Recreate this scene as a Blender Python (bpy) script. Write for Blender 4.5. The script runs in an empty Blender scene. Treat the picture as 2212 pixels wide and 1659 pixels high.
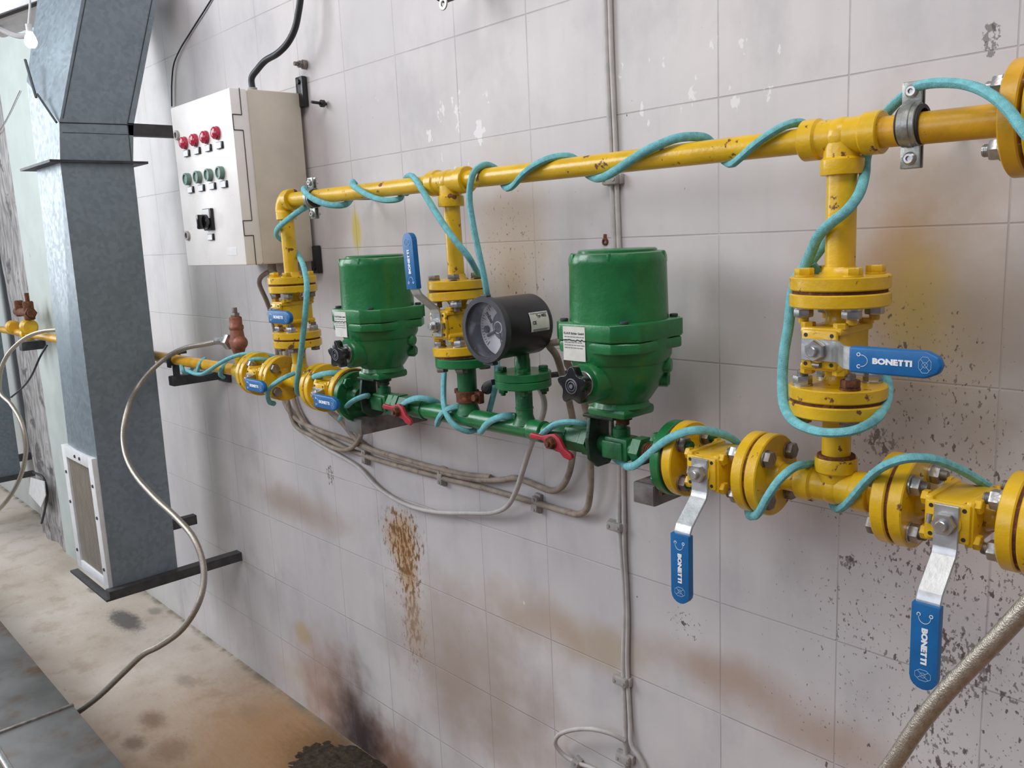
import bpy, bmesh, math, random
from mathutils import Vector as V, Matrix as M4, noise as mnoise
from math import pi, sin, cos, radians
random.seed(7)
scene = bpy.context.scene
COL = scene.collection
ZO = 1.403            # the drawing level (z = 0 below) is eye height, 1.403 m above the floor
YP = -0.155           # pipe axis, 155 mm out from the wall

# ------------------------------------------------------------------ materials
def new_mat(name):
    m = bpy.data.materials.new(name); m.use_nodes = True
    nt = m.node_tree; nt.nodes.clear()
    out = nt.nodes.new('ShaderNodeOutputMaterial'); bs = nt.nodes.new('ShaderNodeBsdfPrincipled')
    nt.links.new(bs.outputs[0], out.inputs[0])
    return m, nt, bs
class NT:
    def __init__(s, nt): s.nt = nt
    def n(s, t, **kw):
        nd = s.nt.nodes.new(t)
        for k, v in kw.items(): setattr(nd, k, v)
        return nd
    def l(s, a, b): s.nt.links.new(a, b)
    def set(s, sock, v):
        if hasattr(v, 'is_output') or isinstance(v, bpy.types.NodeSocket): s.l(v, sock)
        else: sock.default_value = v
    def math(s, op, a, b=None, c=None, clamp=False):
        nd = s.n('ShaderNodeMath', operation=op, use_clamp=clamp); s.set(nd.inputs[0], a)
        if b is not None: s.set(nd.inputs[1], b)
        if c is not None: s.set(nd.inputs[2], c)
        return nd.outputs[0]
    def mix(s, f, a, b):
        nd = s.n('ShaderNodeMix', data_type='RGBA'); s.set(nd.inputs[0], f)
        s.set(nd.inputs[6], a if not isinstance(a, tuple) else (*a[:3], 1)); s.set(nd.inputs[7], b if not isinstance(b, tuple) else (*b[:3], 1))
        return nd.outputs[2]
    def noise(s, vec, scale, detail=4, rough=.55, dist=0.0):
        nd = s.n('ShaderNodeTexNoise'); s.l(vec, nd.inputs['Vector'])
        nd.inputs['Scale'].default_value = scale; nd.inputs['Detail'].default_value = detail
        nd.inputs['Roughness'].default_value = rough; nd.inputs['Distortion'].default_value = dist
        return nd.outputs[0], nd.outputs[1]
    def ramp(s, f, a, b):
        nd = s.n('ShaderNodeMapRange'); nd.interpolation_type = 'SMOOTHSTEP'
        s.set(nd.inputs[0], f); nd.inputs[1].default_value = a; nd.inputs[2].default_value = b
        return nd.outputs[0]
    def vmap(s, vec, scale):
        nd = s.n('ShaderNodeMapping'); s.l(vec, nd.inputs[0]); nd.inputs['Scale'].default_value = scale
        return nd.outputs[0]
    def bump(s, h, strength, dist, bs):
        nd = s.n('ShaderNodeBump'); nd.inputs['Strength'].default_value = strength; nd.inputs['Distance'].default_value = dist
        s.l(h, nd.inputs['Height']); s.l(nd.outputs[0], bs.inputs['Normal'])
def simple(name, col, rough=.5, metal=0.0, var=.12, vscale=40, spots=None, sscale=60, sth=(.66, .72), bump=.0, bscale=120, coat=0.0, stretch=None, rvar=.1):
    m, nt, bs = new_mat(name); k = NT(nt)
    pos = k.n('ShaderNodeNewGeometry').outputs['Position']
    vec = k.vmap(pos, stretch) if stretch else pos
    f, _ = k.noise(vec, vscale, 5)
    lo = tuple(c * (1 - var) for c in col); hi = tuple(min(1, c * (1 + var)) for c in col)
    c = k.mix(k.ramp(f, .3, .7), lo, hi)
    r = k.math('MULTIPLY_ADD', f, rvar * 2, rough - rvar)
    if spots:
        f2, _ = k.noise(pos, sscale, 6, .6)
        msk = k.ramp(f2, *sth)
        c = k.mix(msk, c, spots)
        r = k.math('MAXIMUM', r, k.math('MULTIPLY', msk, .8))
    k.l(c, bs.inputs['Base Color']); k.l(r, bs.inputs['Roughness'])
    bs.inputs['Metallic'].default_value = metal
    if coat: bs.inputs['Coat Weight'].default_value = coat; bs.inputs['Coat Roughness'].default_value = .15
    if bump:
        f3, _ = k.noise(pos, bscale, 3)
        k.bump(f3, bump, .002, bs)
    return m
MT = {}
MT['yellow'] = simple('yellow gloss paint', (.70, .43, .008), .33, 0, .10, 22, (.17, .06, .02), 50, (.625, .67), .25, 160, .25)
MT['yellow2'] = simple('ochre yellow paint', (.62, .33, .010), .38, 0, .16, 18, (.22, .08, .02), 50, (.68, .74), .2, 160, .2)
MT['rust'] = simple('rust', (.13, .045, .02), .85, .1, .4, 130, (.30, .12, .03), 80, (.55, .7), .6, 300)
MT['brass'] = simple('reddish brass', (.27, .105, .065), .5, .35, .25, 60, (.12, .06, .05), 70, (.6, .75), .3, 200)
MT['green'] = simple('green gloss paint', (.012, .165, .045), .33, 0, .14, 25, (.01, .06, .03), 50, (.70, .80), .25, 150, .25)
MT['green2'] = simple('green dusty paint', (.010, .13, .038), .42, 0, .25, 40, (.04, .05, .03), 45, (.62, .78), .3, 150, .1)
MT['darkgreen'] = simple('grimy dark green paint', (.010, .040, .020), .45, .1, .4, 50, (.02, .015, .01), 60, (.5, .7), .4, 150)
MT['steel'] = simple('zinc plated steel', (.50, .50, .49), .34, .85, .18, 60, (.20, .14, .10), 90, (.68, .8), .12, 250)
MT['lever'] = simple('brushed zinc lever', (.55, .57, .57), .38, .8, .12, 45, (.30, .30, .27), 60, (.64, .8), .08, 250)
MT['dullsteel'] = simple('dull fastener steel', (.27, .24, .215), .5, .7, .25, 70, (.15, .08, .05), 90, (.6, .75), .2, 250)
MT['clampsteel'] = simple('dull galvanised clamp', (.33, .34, .31), .4, .75, .2, 90, None, bump=.15, bscale=250)
MT['rubber'] = simple('black rubber', (.018, .018, .020), .6, 0, .25, 60)
MT['blackplastic'] = simple('black moulded plastic', (.012, .012, .014), .32, 0, .2, 60, (.10, .09, .08), 30, (.72, .9))
MT['bakelite'] = simple('black glossy bakelite', (.008, .008, .009), .16, 0, .2, 60, coat=.4)
MT['blue'] = simple('blue vinyl grip', (.003, .125, .355), .42, 0, .08, 40)
MT['white'] = simple('white print', (.80, .82, .84), .6, 0, .05, 60)
MT['paleblue'] = simple('worn pale print', (.35, .50, .68), .6, 0, .1, 60)
MT['turq'] = simple('turquoise braided sheath', (.185, .52, .56), .8, 0, .16, 120, (.09, .25, .28), 160, (.60, .78), .7, 900)
MT['greycable'] = simple('grey cable sheath', (.50, .475, .455), .55, 0, .1, 40)
MT['beigecable'] = simple('dusty beige cable sheath', (.33, .275, .22), .65, 0, .22, 35, (.16, .12, .09), 40, (.55, .75))
MT['blackcable'] = simple('black cable sheath', (.015, .016, .02), .45, 0, .2, 50)
MT['clip'] = simple('grey cable clip', (.36, .34, .32), .55, 0, .15, 50)
MT['box'] = simple('cream enamel', (.60, .55, .46), .42, 0, .06, 12, (.36, .30, .22), 14, (.66, .95))
MT['boxdoor'] = simple('cream white enamel door', (.86, .84, .81), .30, 0, .04, 12)
MT['redlens'] = simple('red lens', (.46, .015, .05), .18, 0, .1, 60, coat=.5)
MT['greenbutton'] = simple('grey green button', (.16, .26, .22), .35, 0, .1, 60)
MT['red'] = simple('red lacquer', (.38, .018, .035), .4, 0, .15, 50, (.16, .02, .02), 70, (.66, .8))
MT['darksteel'] = simple('dark grey paint', (.045, .050, .055), .55, .2, .25, 40, (.10, .08, .07), 50, (.64, .8))
MT['greysteel'] = simple('grey painted tube', (.17, .155, .145), .5, .2, .3, 40, (.20, .13, .10), 40, (.60, .75), .2, 120)
MT['label'] = simple('worn paper label', (.66, .66, .60), .6, 0, .08, 60, (.36, .28, .18), 60, (.62, .8))
MT['ink'] = simple('dark ink', (.05, .05, .06), .7, 0, .1, 60)
MT['greyink'] = simple('grey ink', (.22, .22, .23), .7, 0, .1, 60)
MT['hose'] = simple('braided steel hose', (.42, .38, .32), .33, .8, .16, 300, None, bump=.35, bscale=900)
MT['dial'] = simple('white dial', (.88, .89, .92), .5, 0, .04, 60)
MT['dialgrey'] = simple('dusty grey disc', (.12, .125, .15), .6, 0, .5, 60)
MT['caseinner'] = simple('dusty dark blue grey lacquer', (.045, .052, .075), .7, 0, .5, 30)
MT['bezel'] = simple('dusty black bezel', (.045, .047, .055), .5, 0, .25, 40)
MT['mesh'] = simple('beige grille mesh', (.34, .31, .265), .7, .1, .12, 60, (.10, .08, .06), 40, (.68, .75), stretch=(1, 1, .2))
MT['whiteframe'] = simple('white grille frame', (.70, .71, .71), .5, 0, .06, 30)
MT['bracketdark'] = simple('dark iron angle', (.060, .058, .060), .6, .2, .2, 40)
MT['dirt'] = simple('crumbly dirt', (.040, .028, .016), .95, 0, .5, 80, (.12, .075, .035), 60, (.60, .75), .5, 200)
# galvanised sheet (spangle)
def galv(name, col, metal=.35, rough=.42):
    m, nt, bs = new_mat(name); k = NT(nt)
    pos = k.n('ShaderNodeNewGeometry').outputs['Position']
    vo = k.n('ShaderNodeTexVoronoi'); vo.inputs['Scale'].default_value = 85; k.l(pos, vo.inputs['Vector'])
    f, _ = k.noise(pos, 14, 5)
    sc = k.n('ShaderNodeSeparateColor'); k.l(vo.outputs['Color'], sc.inputs[0])
    mixv = k.math('MULTIPLY_ADD', sc.outputs[0], .35, k.math('MULTIPLY', f, .65))
    c = k.mix(k.ramp(mixv, .15, .75), tuple(x * .86 for x in col), tuple(x * 1.10 for x in col))
    st, _ = k.noise(k.vmap(pos, (30, 30, 5)), 1.6, 4, .65)
    c = k.mix(k.math('MULTIPLY', k.ramp(st, .70, .76), .6), c, tuple(x * .25 for x in col))
    k.l(c, bs.inputs['Base Color']); bs.inputs['Metallic'].default_value = metal
    k.l(k.math('MULTIPLY_ADD', sc.outputs[1], .12, rough - .06), bs.inputs['Roughness'])
    return m
MT['galv'] = galv('galvanised sheet', (.215, .265, .298))
MT['galvtop'] = simple('weathered galvanised sheet', (.135, .135, .130), .55, .2, .22, 9, (.12, .070, .040), 7, (.50, .72), .15, 60)

# painted wall with faint 200 mm tile joints, rust runs, speckles
def stain_stack(k, c, u, w, warp, items):
    for (cx, cz), rx, rz, col, stren, edge in items:
        du = k.math('DIVIDE', k.math('SUBTRACT', u, cx), rx); dw = k.math('DIVIDE', k.math('SUBTRACT', w, cz), rz)
        d = k.math('SQRT', k.math('ADD', k.math('MULTIPLY', du, du), k.math('MULTIPLY', dw, dw)))
        d = k.math('ADD', d, k.math('MULTIPLY_ADD', warp, 1.3, -.65))
        msk = k.math('MULTIPLY', k.math('SUBTRACT', 1, k.ramp(d, 1 - edge, 1 + edge * .4)), stren)
        c = k.mix(msk, c, col)
    return c
def wall_mat():
    m, nt, bs = new_mat('painted tiled wall'); k = NT(nt)
    pos = k.n('ShaderNodeNewGeometry').outputs['Position']
    sep = k.n('ShaderNodeSeparateXYZ'); k.l(pos, sep.inputs[0])
    u = sep.outputs[0]; w = k.math('SUBTRACT', sep.outputs[2], ZO)
    big, _ = k.noise(pos, 2.2, 4, .5); mid, _ = k.noise(pos, 9, 5, .6); fine, _ = k.noise(pos, 70, 5, .6)
    strk, _ = k.noise(k.vmap(pos, (22, 22, 1.6)), 1, 4, .55)
    c = k.mix(k.ramp(big, .3, .7), (.55, .527, .53), (.67, .633, .618))
    c = k.mix(k.math('MULTIPLY', k.ramp(strk, .45, .75), .22), c, (.46, .45, .47))
    c = k.mix(k.math('MULTIPLY', k.ramp(mid, .60, .78), .22), c, (.46, .40, .34))
    m2, _ = k.noise(k.vmap(pos, (1.3, 1.3, .8)), 5.5, 5, .6)
    c = k.mix(k.math('MULTIPLY', k.ramp(m2, .48, .72), .50), c, (.435, .415, .425))
    tan = (.42, .33, .24); rust = (.36, .17, .045)
    wrp = k.math('MULTIPLY_ADD', mid, .9, k.math('MULTIPLY', big, .35)); wrp = k.math('SUBTRACT', wrp, .10)
    c = stain_stack(k, c, u, w, wrp, [
        ((-0.461,-0.103), .15, .24, (.42, .29, .17), .88, .9), ((-0.467,-0.079), .06, .09, (.40, .23, .09), .7, .9), ((-0.445,-0.121), .05, .10, (.56, .40, .06), .62, .8),
        ((-0.493,-0.242), .12, .09, (.36, .30, .25), .5, .8), ((-0.424,-0.296), .14, .09, (.30, .26, .23), .55, .8), ((-0.364,-0.147), .10, .16, (.42, .36, .28), .4, .8),
        ((-1.745,0.024), .024, .055, (.62, .50, .06), .85, .5), ((-1.811,0.059), .05, .09, (.44, .40, .38), .5, .8),
        ((-1.218,-0.047), .13, .20, (.46, .36, .26), .80, .8), ((-1.208,-0.083), .04, .06, (.40, .27, .16), .5, .8),
        ((-2.169,-0.746), .32, .06, (.38, .29, .23), .75, .9), ((-1.439,-0.979), .32, .22, (.36, .275, .215), .75, .9), ((-1.318,-1.069), .30, .14, (.38, .30, .25), .6, .9),
        ((-1.009,-0.785), .14, .05, (.44, .35, .22), .6, .8), ((-0.743,-0.739), .18, .045, (.40, .27, .19), .7, .9), ((-0.570,-0.779), .17, .05, (.40, .27, .19), .65, .9), ((-1.185,-0.784), .24, .07, (.42, .31, .22), .6, .9),
        ((-2.200,-1.150), .05, .045, (.50, .36, .14), .65, .6), ((-2.268,-1.295), .12, .05, (.48, .42, .26), .4, .9),
        ((-2.633,-0.222), .25, .22, (.40, .40, .36), .5, .9), ((-2.961,-0.748), .35, .30, (.50, .46, .43), .4, .9),
        ((-0.366,0.111), .06, .10, (.48, .44, .40), .3, .8), ((-1.048,-0.294), .30, .035, (.40, .345, .30), .45, .9), ((-1.552,-0.380), .30, .035, (.40, .345, .30), .55, .9)])
    # rust run under the cable: a patch with drips below, broken into flecks
    fl, _ = k.noise(k.vmap(pos, (95, 95, 42)), 1, 3, .65)
    for (cx, cz), rx, rz, st in (((-1.648,-0.714), .085, .075, .97), ((-1.634,-0.788), .055, .085, .9), ((-1.628,-0.906), .045, .14, .5)):
        du = k.math('DIVIDE', k.math('SUBTRACT', u, cx), rx); dw = k.math('DIVIDE', k.math('SUBTRACT', w, cz), rz)
        d = k.math('SQRT', k.math('ADD', k.math('MULTIPLY', du, du), k.math('MULTIPLY', dw, dw)))
        inside = k.math('SUBTRACT', 1.0, k.math('MULTIPLY', d, .62))
        d = k.math('ADD', d, k.math('MULTIPLY_ADD', mid, .9, -.45))
        c = k.mix(k.math('MULTIPLY', k.math('SUBTRACT', 1, k.ramp(d, .30, 1.15)), st * .72), c, (.47, .25, .06))
        msk = k.ramp(k.math('ADD', fl, k.math('MULTIPLY', inside, .22)), .60, .72)
        msk = k.math('MULTIPLY', msk, k.math('SUBTRACT', 1, k.ramp(d, .8, 1.5)))
        c = k.mix(k.math('MULTIPLY', msk, st), c, (.19, .085, .022))
    # black-brown speckles, thickest low on the right
    reg = k.math('MULTIPLY', k.ramp(u, -.85, -.36), k.math('SUBTRACT', 1, k.ramp(w, -.40, -.10)))
    reg = k.math('MULTIPLY', reg, k.ramp(mid, .22, .60))
    def local(c_, rx, rz):
        du = k.math('DIVIDE', k.math('SUBTRACT', u, c_[0]), rx); dw = k.math('DIVIDE', k.math('SUBTRACT', w, c_[1]), rz)
        return k.math('SUBTRACT', 1, k.ramp(k.math('ADD', k.math('MULTIPLY', du, du), k.math('MULTIPLY', dw, dw)), .2, 1.2))
    reg = k.math('MAXIMUM', reg, k.math('MULTIPLY', local((-1.207,-0.074), .13, .20), .55))
    reg = k.math('MAXIMUM', reg, k.math('MULTIPLY', local((-0.455,-0.263), .16, .20), .75))
    reg = k.math('MAXIMUM', reg, k.math('MULTIPLY', local((-1.647,-0.906), .12, .24), .50))
    for c_, rx, rz, st in (((-0.531,-0.486), .018, .015, 1.5), ((-0.488,-0.303), .03, .025, 1.35), ((-1.963,-0.612), .025, .035, 1.25), ((-0.375,0.199), .014, .028, 1.4), ((-0.816,-0.676), .05, .04, .8), ((-0.383,-0.590), .07, .07, 1.25)):
        reg = k.math('MAXIMUM', reg, k.math('MULTIPLY', local(c_, rx, rz), st))
    n1, _ = k.noise(k.vmap(pos, (92, 92, 54)), 1, 3, .6); n2, _ = k.noise(k.vmap(pos, (170, 170, 105)), 1, 3, .6)
    s1 = k.ramp(k.math('MULTIPLY_ADD', reg, .145, n1), .735, .765); s2 = k.ramp(k.math('MULTIPLY_ADD', reg, .165, n2), .715, .760)
    c = k.mix(k.math('MULTIPLY', s1, .85), c, (.085, .060, .050)); c = k.mix(k.math('MULTIPLY', s2, .70), c, (.11, .085, .075))
    # flaked paint, bare white filler showing
    fk = k.math('MAXIMUM', local((-1.356,0.220), .16, .13), k.math('MAXIMUM', local((-2.639,0.025), .16, .14), k.math('MULTIPLY', local((-0.805,0.222), .30, .12), .8)))
    f4, _ = k.noise(k.vmap(pos, (30, 30, 16)), 1, 4, .6)
    c = k.mix(k.math('MULTIPLY', k.ramp(k.math('MULTIPLY_ADD', fk, .14, f4), .735, .755), .8), c, (.80, .785, .78))
    # soot above the heap at the foot of the wall
    c = stain_stack(k, c, u, w, mid, [((-2.068,-1.309), .22, .22, (.36, .21, .15), .8, .9), ((-1.744,-1.395), .20, .16, (.26, .115, .05), .85, .9), ((-1.931,-1.383), .16, .23, (.042, .027, .028), .97, .9)])
    # tile joints
    def joint(v, ph):
        f = k.math('FRACT', k.math('DIVIDE', k.math('ADD', v, ph), .2))
        return k.math('MULTIPLY', k.math('ABSOLUTE', k.math('SUBTRACT', f, .5)), 1.0)   # .5 at the joint
    jx = joint(u, 10.5455 + .2); jz = joint(w, 10.0145)
    g = k.math('MAXIMUM', jx, jz)
    gm = k.ramp(g, .4915, .4970)
    vis = k.ramp(mid, .28, .62)
    c = k.mix(k.math('MULTIPLY', gm, k.math('MULTIPLY', k.math('MULTIPLY_ADD', vis, .40, .06), k.ramp(big, .30, .55))), c, (.21, .19, .185))
    # left of the duct the bare plaster is a pale green
    gl = k.math('SUBTRACT', 1, k.ramp(u, -3.6, -3.2))
    c = k.mix(k.math('MULTIPLY', gl, .5), c, (.56, .62, .58))
    k.l(c, bs.inputs['Base Color'])
    k.l(k.math('MULTIPLY_ADD', mid, .25, .42), bs.inputs['Roughness'])
    h = k.math('ADD', k.math('MULTIPLY', gm, -.9), k.math('MULTIPLY', mid, .8)); h = k.math('ADD', h, k.math('MULTIPLY', fine, .12))
    k.bump(h, .35, .003, bs)
    return m
def floor_mat():
    m, nt, bs = new_mat('stained concrete floor'); k = NT(nt)
    pos = k.n('ShaderNodeNewGeometry').outputs['Position']
    sep = k.n('ShaderNodeSeparateXYZ'); k.l(pos, sep.inputs[0]); u = sep.outputs[0]; w = sep.outputs[1]
    big, _ = k.noise(pos, 2.4, 5, .6); mid, _ = k.noise(pos, 9, 6, .62); fine, _ = k.noise(k.vmap(pos, (1, 2.2, 1)), 34, 5, .65)
    c = k.mix(k.ramp(big, .3, .7), (.50, .42, .345), (.64, .57, .50))
    near = k.ramp(k.math('MULTIPLY_ADD', mid, .5, u), -2.75, -1.65)
    c = k.mix(k.math('MULTIPLY', near, .9), c, (.31, .17, .07))
    c = k.mix(k.math('MULTIPLY', k.ramp(mid, .5, .7), .4), c, (.30, .20, .12))
    c = k.mix(k.math('MULTIPLY', k.ramp(fine, .62, .74), .5), c, (.14, .095, .06))
    wf = k.math('MULTIPLY_ADD', fine, .75, k.math('MULTIPLY', mid, .5)); wf = k.math('SUBTRACT', wf, .12)
    c = stain_stack(k, c, u, w, wf, [
        ((-3.320,-0.160), .14, .050, (.085, .08, .075), .9, .5), ((-3.317,-0.049), .05, .03, (.15, .14, .12), .6, .6), ((-2.333,-0.132), .06, .04, (.26, .21, .15), .6, .6),
        ((-2.682,-0.190), .06, .03, (.20, .16, .12), .5, .7), ((-2.521,-0.356), .07, .04, (.16, .09, .045), .7, .7), ((-2.437,-0.440), .05, .035, (.13, .075, .04), .7, .7), ((-2.321,-0.378), .08, .06, (.17, .085, .035), .6, .8),
        ((-3.741,-0.152), .05, .02, (.12, .11, .10), .7, .6), ((-1.937,-0.081), .22, .14, (.05, .032, .018), .92, .6), ((-2.155,-0.133), .40, .20, (.32, .165, .06), .6, .9),
        ((-4.160,-0.104), .25, .10, (.30, .24, .19), .5, .9)])
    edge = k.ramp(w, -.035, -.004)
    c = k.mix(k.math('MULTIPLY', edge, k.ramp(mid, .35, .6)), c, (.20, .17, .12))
    k.l(c, bs.inputs['Base Color']); k.l(k.math('MULTIPLY_ADD', mid, .3, .5), bs.inputs['Roughness'])
    k.bump(k.math('ADD', mid, k.math('MULTIPLY', fine, .4)), .5, .006, bs)
    return m
MT['wall'] = wall_mat(); MT['floor'] = floor_mat()
MT['plasterpale'] = simple('pale green limewash', (.50, .56, .53), .7, 0, .07, 6, (.22, .24, .22), 7, (.72, .8), .2, 30)
MT['plasterbroken'] = simple('weathered broken plaster', (.34, .325, .32), .9, 0, .42, 6, (.13, .12, .12), 9, (.55, .66), .9, 40, stretch=(9, 9, 1.6))
def emis(name, col, s):
    m = bpy.data.materials.new(name); m.use_nodes = True; nt = m.node_tree; nt.nodes.clear()
    o = nt.nodes.new('ShaderNodeOutputMaterial'); e = nt.nodes.new('ShaderNodeEmission')
    e.inputs[0].default_value = (*col, 1); e.inputs[1].default_value = s; nt.links.new(e.outputs[0], o.inputs[0]); return m
MT['bulb'] = emis('lit bulb', (.93, 1, 1), 14)
def glass_dusty():
    m = bpy.data.materials.new('dusty gauge glass'); m.use_nodes = True; nt = m.node_tree; nt.nodes.clear(); k = NT(nt)
    o = k.n('ShaderNodeOutputMaterial'); tr = k.n('ShaderNodeBsdfTransparent'); gl = k.n('ShaderNodeBsdfGlossy'); df = k.n('ShaderNodeBsdfDiffuse')
    gl.inputs['Roughness'].default_value = .08; df.inputs[0].default_value = (.55, .57, .62, 1)
    pos = k.n('ShaderNodeNewGeometry').outputs['Position']
    f, _ = k.noise(pos, 26, 4, .55)
    a = k.n('ShaderNodeMixShader'); k.l(k.math('MULTIPLY_ADD', k.ramp(f, .50, .82), .20, .02), a.inputs[0]); k.l(tr.outputs[0], a.inputs[1]); k.l(df.outputs[0], a.inputs[2])
    b = k.n('ShaderNodeMixShader'); b.inputs[0].default_value = .06; k.l(a.outputs[0], b.inputs[1]); k.l(gl.outputs[0], b.inputs[2])
    k.l(b.outputs[0], o.inputs[0]); return m
MT['glass'] = glass_dusty()

# ------------------------------------------------------------------ mesh builder
def spline(pts, per=6, closed=False):
    pts = [V(p) for p in pts]; n = len(pts); out = []
    rng = n if closed else n - 1
    for i in range(rng):
        if closed: p0, p1, p2, p3 = pts[i - 1], pts[i], pts[(i + 1) % n], pts[(i + 2) % n]
        else: p0, p1, p2, p3 = pts[max(i - 1, 0)], pts[i], pts[i + 1], pts[min(i + 2, n - 1)]
        d1 = max((p1 - p0).length, 1e-5) ** .5; d2 = max((p2 - p1).length, 1e-5) ** .5; d3 = max((p3 - p2).length, 1e-5) ** .5
        m1 = (p1 - p0) / d1 - (p2 - p0) / (d1 + d2) + (p2 - p1) / d2 if (p1 - p0).length > 1e-6 else (p2 - p1) / d2
        m2 = (p2 - p1) / d2 - (p3 - p1) / (d2 + d3) + (p3 - p2) / d3 if (p3 - p2).length > 1e-6 else (p2 - p1) / d2
        m1 *= d2; m2 *= d2
        for j in range(per):
            t = j / per; t2 = t * t; t3 = t2 * t
            out.append((2 * t3 - 3 * t2 + 1) * p1 + (t3 - 2 * t2 + t) * m1 + (-2 * t3 + 3 * t2) * p2 + (t3 - t2) * m2)
    if not closed: out.append(pts[-1])
    return out
def frame(d):
    d = V(d).normalized(); a = V((0, 0, 1)) if abs(d.z) < .9 else V((1, 0, 0))
    u = a.cross(d).normalized(); return u, d.cross(u).normalized(), d
class B:
    def __init__(s, xf=None): s.bm = bmesh.new(); s.xf = xf or M4.Identity(4)
    def _merge(s, tmp, mtx=None):
        tmp.transform(s.xf @ mtx if mtx else s.xf)
        me = bpy.data.meshes.new('tmp'); tmp.to_mesh(me); tmp.free(); s.bm.from_mesh(me); bpy.data.meshes.remove(me); return s
    def box(s, c, size, bevel=0.0, rot=None, seg=2):
        t = bmesh.new(); bmesh.ops.create_cube(t, size=1); bmesh.ops.scale(t, vec=V(size), verts=t.verts)
        if bevel: bmesh.ops.bevel(t, geom=list(t.edges), offset=bevel, segments=seg, profile=.5, affect='EDGES')
        return s._merge(t, M4.Translation(V(c)) @ (rot.to_4x4() if rot else M4.Identity(4)))
    def span(s, a, b, bevel=0.0):
        a, b = V(a), V(b); return s.box((a + b) / 2, [abs(x) for x in (b - a)], bevel)
    def lathe(s, prof, origin, axis, seg=32, caps=True):
        """prof: list of (radius, height along axis)"""
        t = bmesh.new(); u, v, d = frame(axis); o = V(origin); rings = []
        for r, h in prof:
            if r < 1e-6: rings.append([t.verts.new(o + d * h)])
            else: rings.append([t.verts.new(o + d * h + (u * cos(2 * pi * i / seg) + v * sin(2 * pi * i / seg)) * r) for i in range(seg)])
        for a, b in zip(rings, rings[1:]):
            for i in range(seg):
                j = (i + 1) % seg
                if len(a) == 1 and len(b) == 1: continue
                if len(a) == 1: t.faces.new((a[0], b[i], b[j]))
                elif len(b) == 1: t.faces.new((a[i], a[j], b[0]))
                else: t.faces.new((a[i], a[j], b[j], b[i]))
        for rg, flip in ((rings[0], 1), (rings[-1], 0)):
            if len(rg) > 2 and caps: t.faces.new(rg[::-1] if flip else rg)
        bmesh.ops.recalc_face_normals(t, faces=t.faces)
        return s._merge(t)
    def cyl(s, p0, p1, r, r1=None, seg=24, ch=0.0):
        p0, p1 = V(p0), V(p1); L = (p1 - p0).length; r1 = r if r1 is None else r1
        prof = [(r - ch, 0), (r, ch), (r1, L - ch), (r1 - ch, L)] if ch else [(r, 0), (r1, L)]
        return s.lathe(prof, p0, p1 - p0, seg)
    def ring(s, p0, p1, ro, ri, seg=32, ch=.0008):
        p0, p1 = V(p0), V(p1); L = (p1 - p0).length
        t = bmesh.new(); u, v, d = frame(p1 - p0)
        prof = [(ri, 0), (ro - ch, 0), (ro, ch), (ro, L - ch), (ro - ch, L), (ri, L)]; rings = []
        for r, h in prof: rings.append([t.verts.new(p0 + d * h + (u * cos(2 * pi * i / seg) + v * sin(2 * pi * i / seg)) * r) for i in range(seg)])
        for a, b in zip(rings, rings[1:] + rings[:1]):
            for i in range(seg): t.faces.new((a[i], a[(i + 1) % seg], b[(i + 1) % seg], b[i]))
        bmesh.ops.recalc_face_normals(t, faces=t.faces); return s._merge(t)
    def prism(s, poly, origin, u, v, d0, d1, bevel=0.0, seg=2):
        t = bmesh.new(); o = V(origin); u = V(u); v = V(v); w = u.cross(v)
        lo = [t.verts.new(o + u * a + v * b + w * d0) for a, b in poly]; hi = [t.verts.new(o + u * a + v * b + w * d1) for a, b in poly]
        n = len(poly); t.faces.new(lo[::-1]); t.faces.new(hi)
        for i in range(n): t.faces.new((lo[i], lo[(i + 1) % n], hi[(i + 1) % n], hi[i]))
        bmesh.ops.recalc_face_normals(t, faces=t.faces)
        if bevel: bmesh.ops.bevel(t, geom=list(t.edges), offset=bevel, segments=seg, profile=.5, affect='EDGES', clamp_overlap=True)
        return s._merge(t)
    def tube(s, pts, r, seg=10, per=6, flat=None, smooth=True, radii=None):
        path = spline(pts, per) if smooth else [V(p) for p in pts]; t = bmesh.new(); rings = []; N = None
        for i, p in enumerate(path):
            d = (path[min(i + 1, len(path) - 1)] - path[max(i - 1, 0)])
            d = d.normalized() if d.length > 1e-9 else V((1, 0, 0))
            if N is None: N = frame(d)[0]
            N = (N - d * N.dot(d)); N = N.normalized() if N.length > 1e-6 else frame(d)[0]
            Bn = d.cross(N); ra = r if radii is None else radii(i / (len(path) - 1)); rb = ra * (flat or 1)
            rings.append([t.verts.new(p + N * cos(2 * pi * k / seg) * ra + Bn * sin(2 * pi * k / seg) * rb) for k in range(seg)])
        for a, b in zip(rings, rings[1:]):
            for k in range(seg): t.faces.new((a[k], a[(k + 1) % seg], b[(k + 1) % seg], b[k]))
        t.faces.new(rings[0][::-1]); t.faces.new(rings[-1])
        bmesh.ops.recalc_face_normals(t, faces=t.faces); return s._merge(t)
    def sphere(s, c, r, sc=(1, 1, 1), sub=3):
        t = bmesh.new(); bmesh.ops.create_icosphere(t, subdivisions=sub, radius=r); bmesh.ops.scale(t, vec=V(sc), verts=t.verts)
        return s._merge(t, M4.Translation(V(c)))
    def quads(s, verts, faces):
        t = bmesh.new(); vs = [t.verts.new(V(p)) for p in verts]
        for f in faces: t.faces.new([vs[i] for i in f])
        bmesh.ops.recalc_face_normals(t, faces=t.faces); return s._merge(t)
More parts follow.
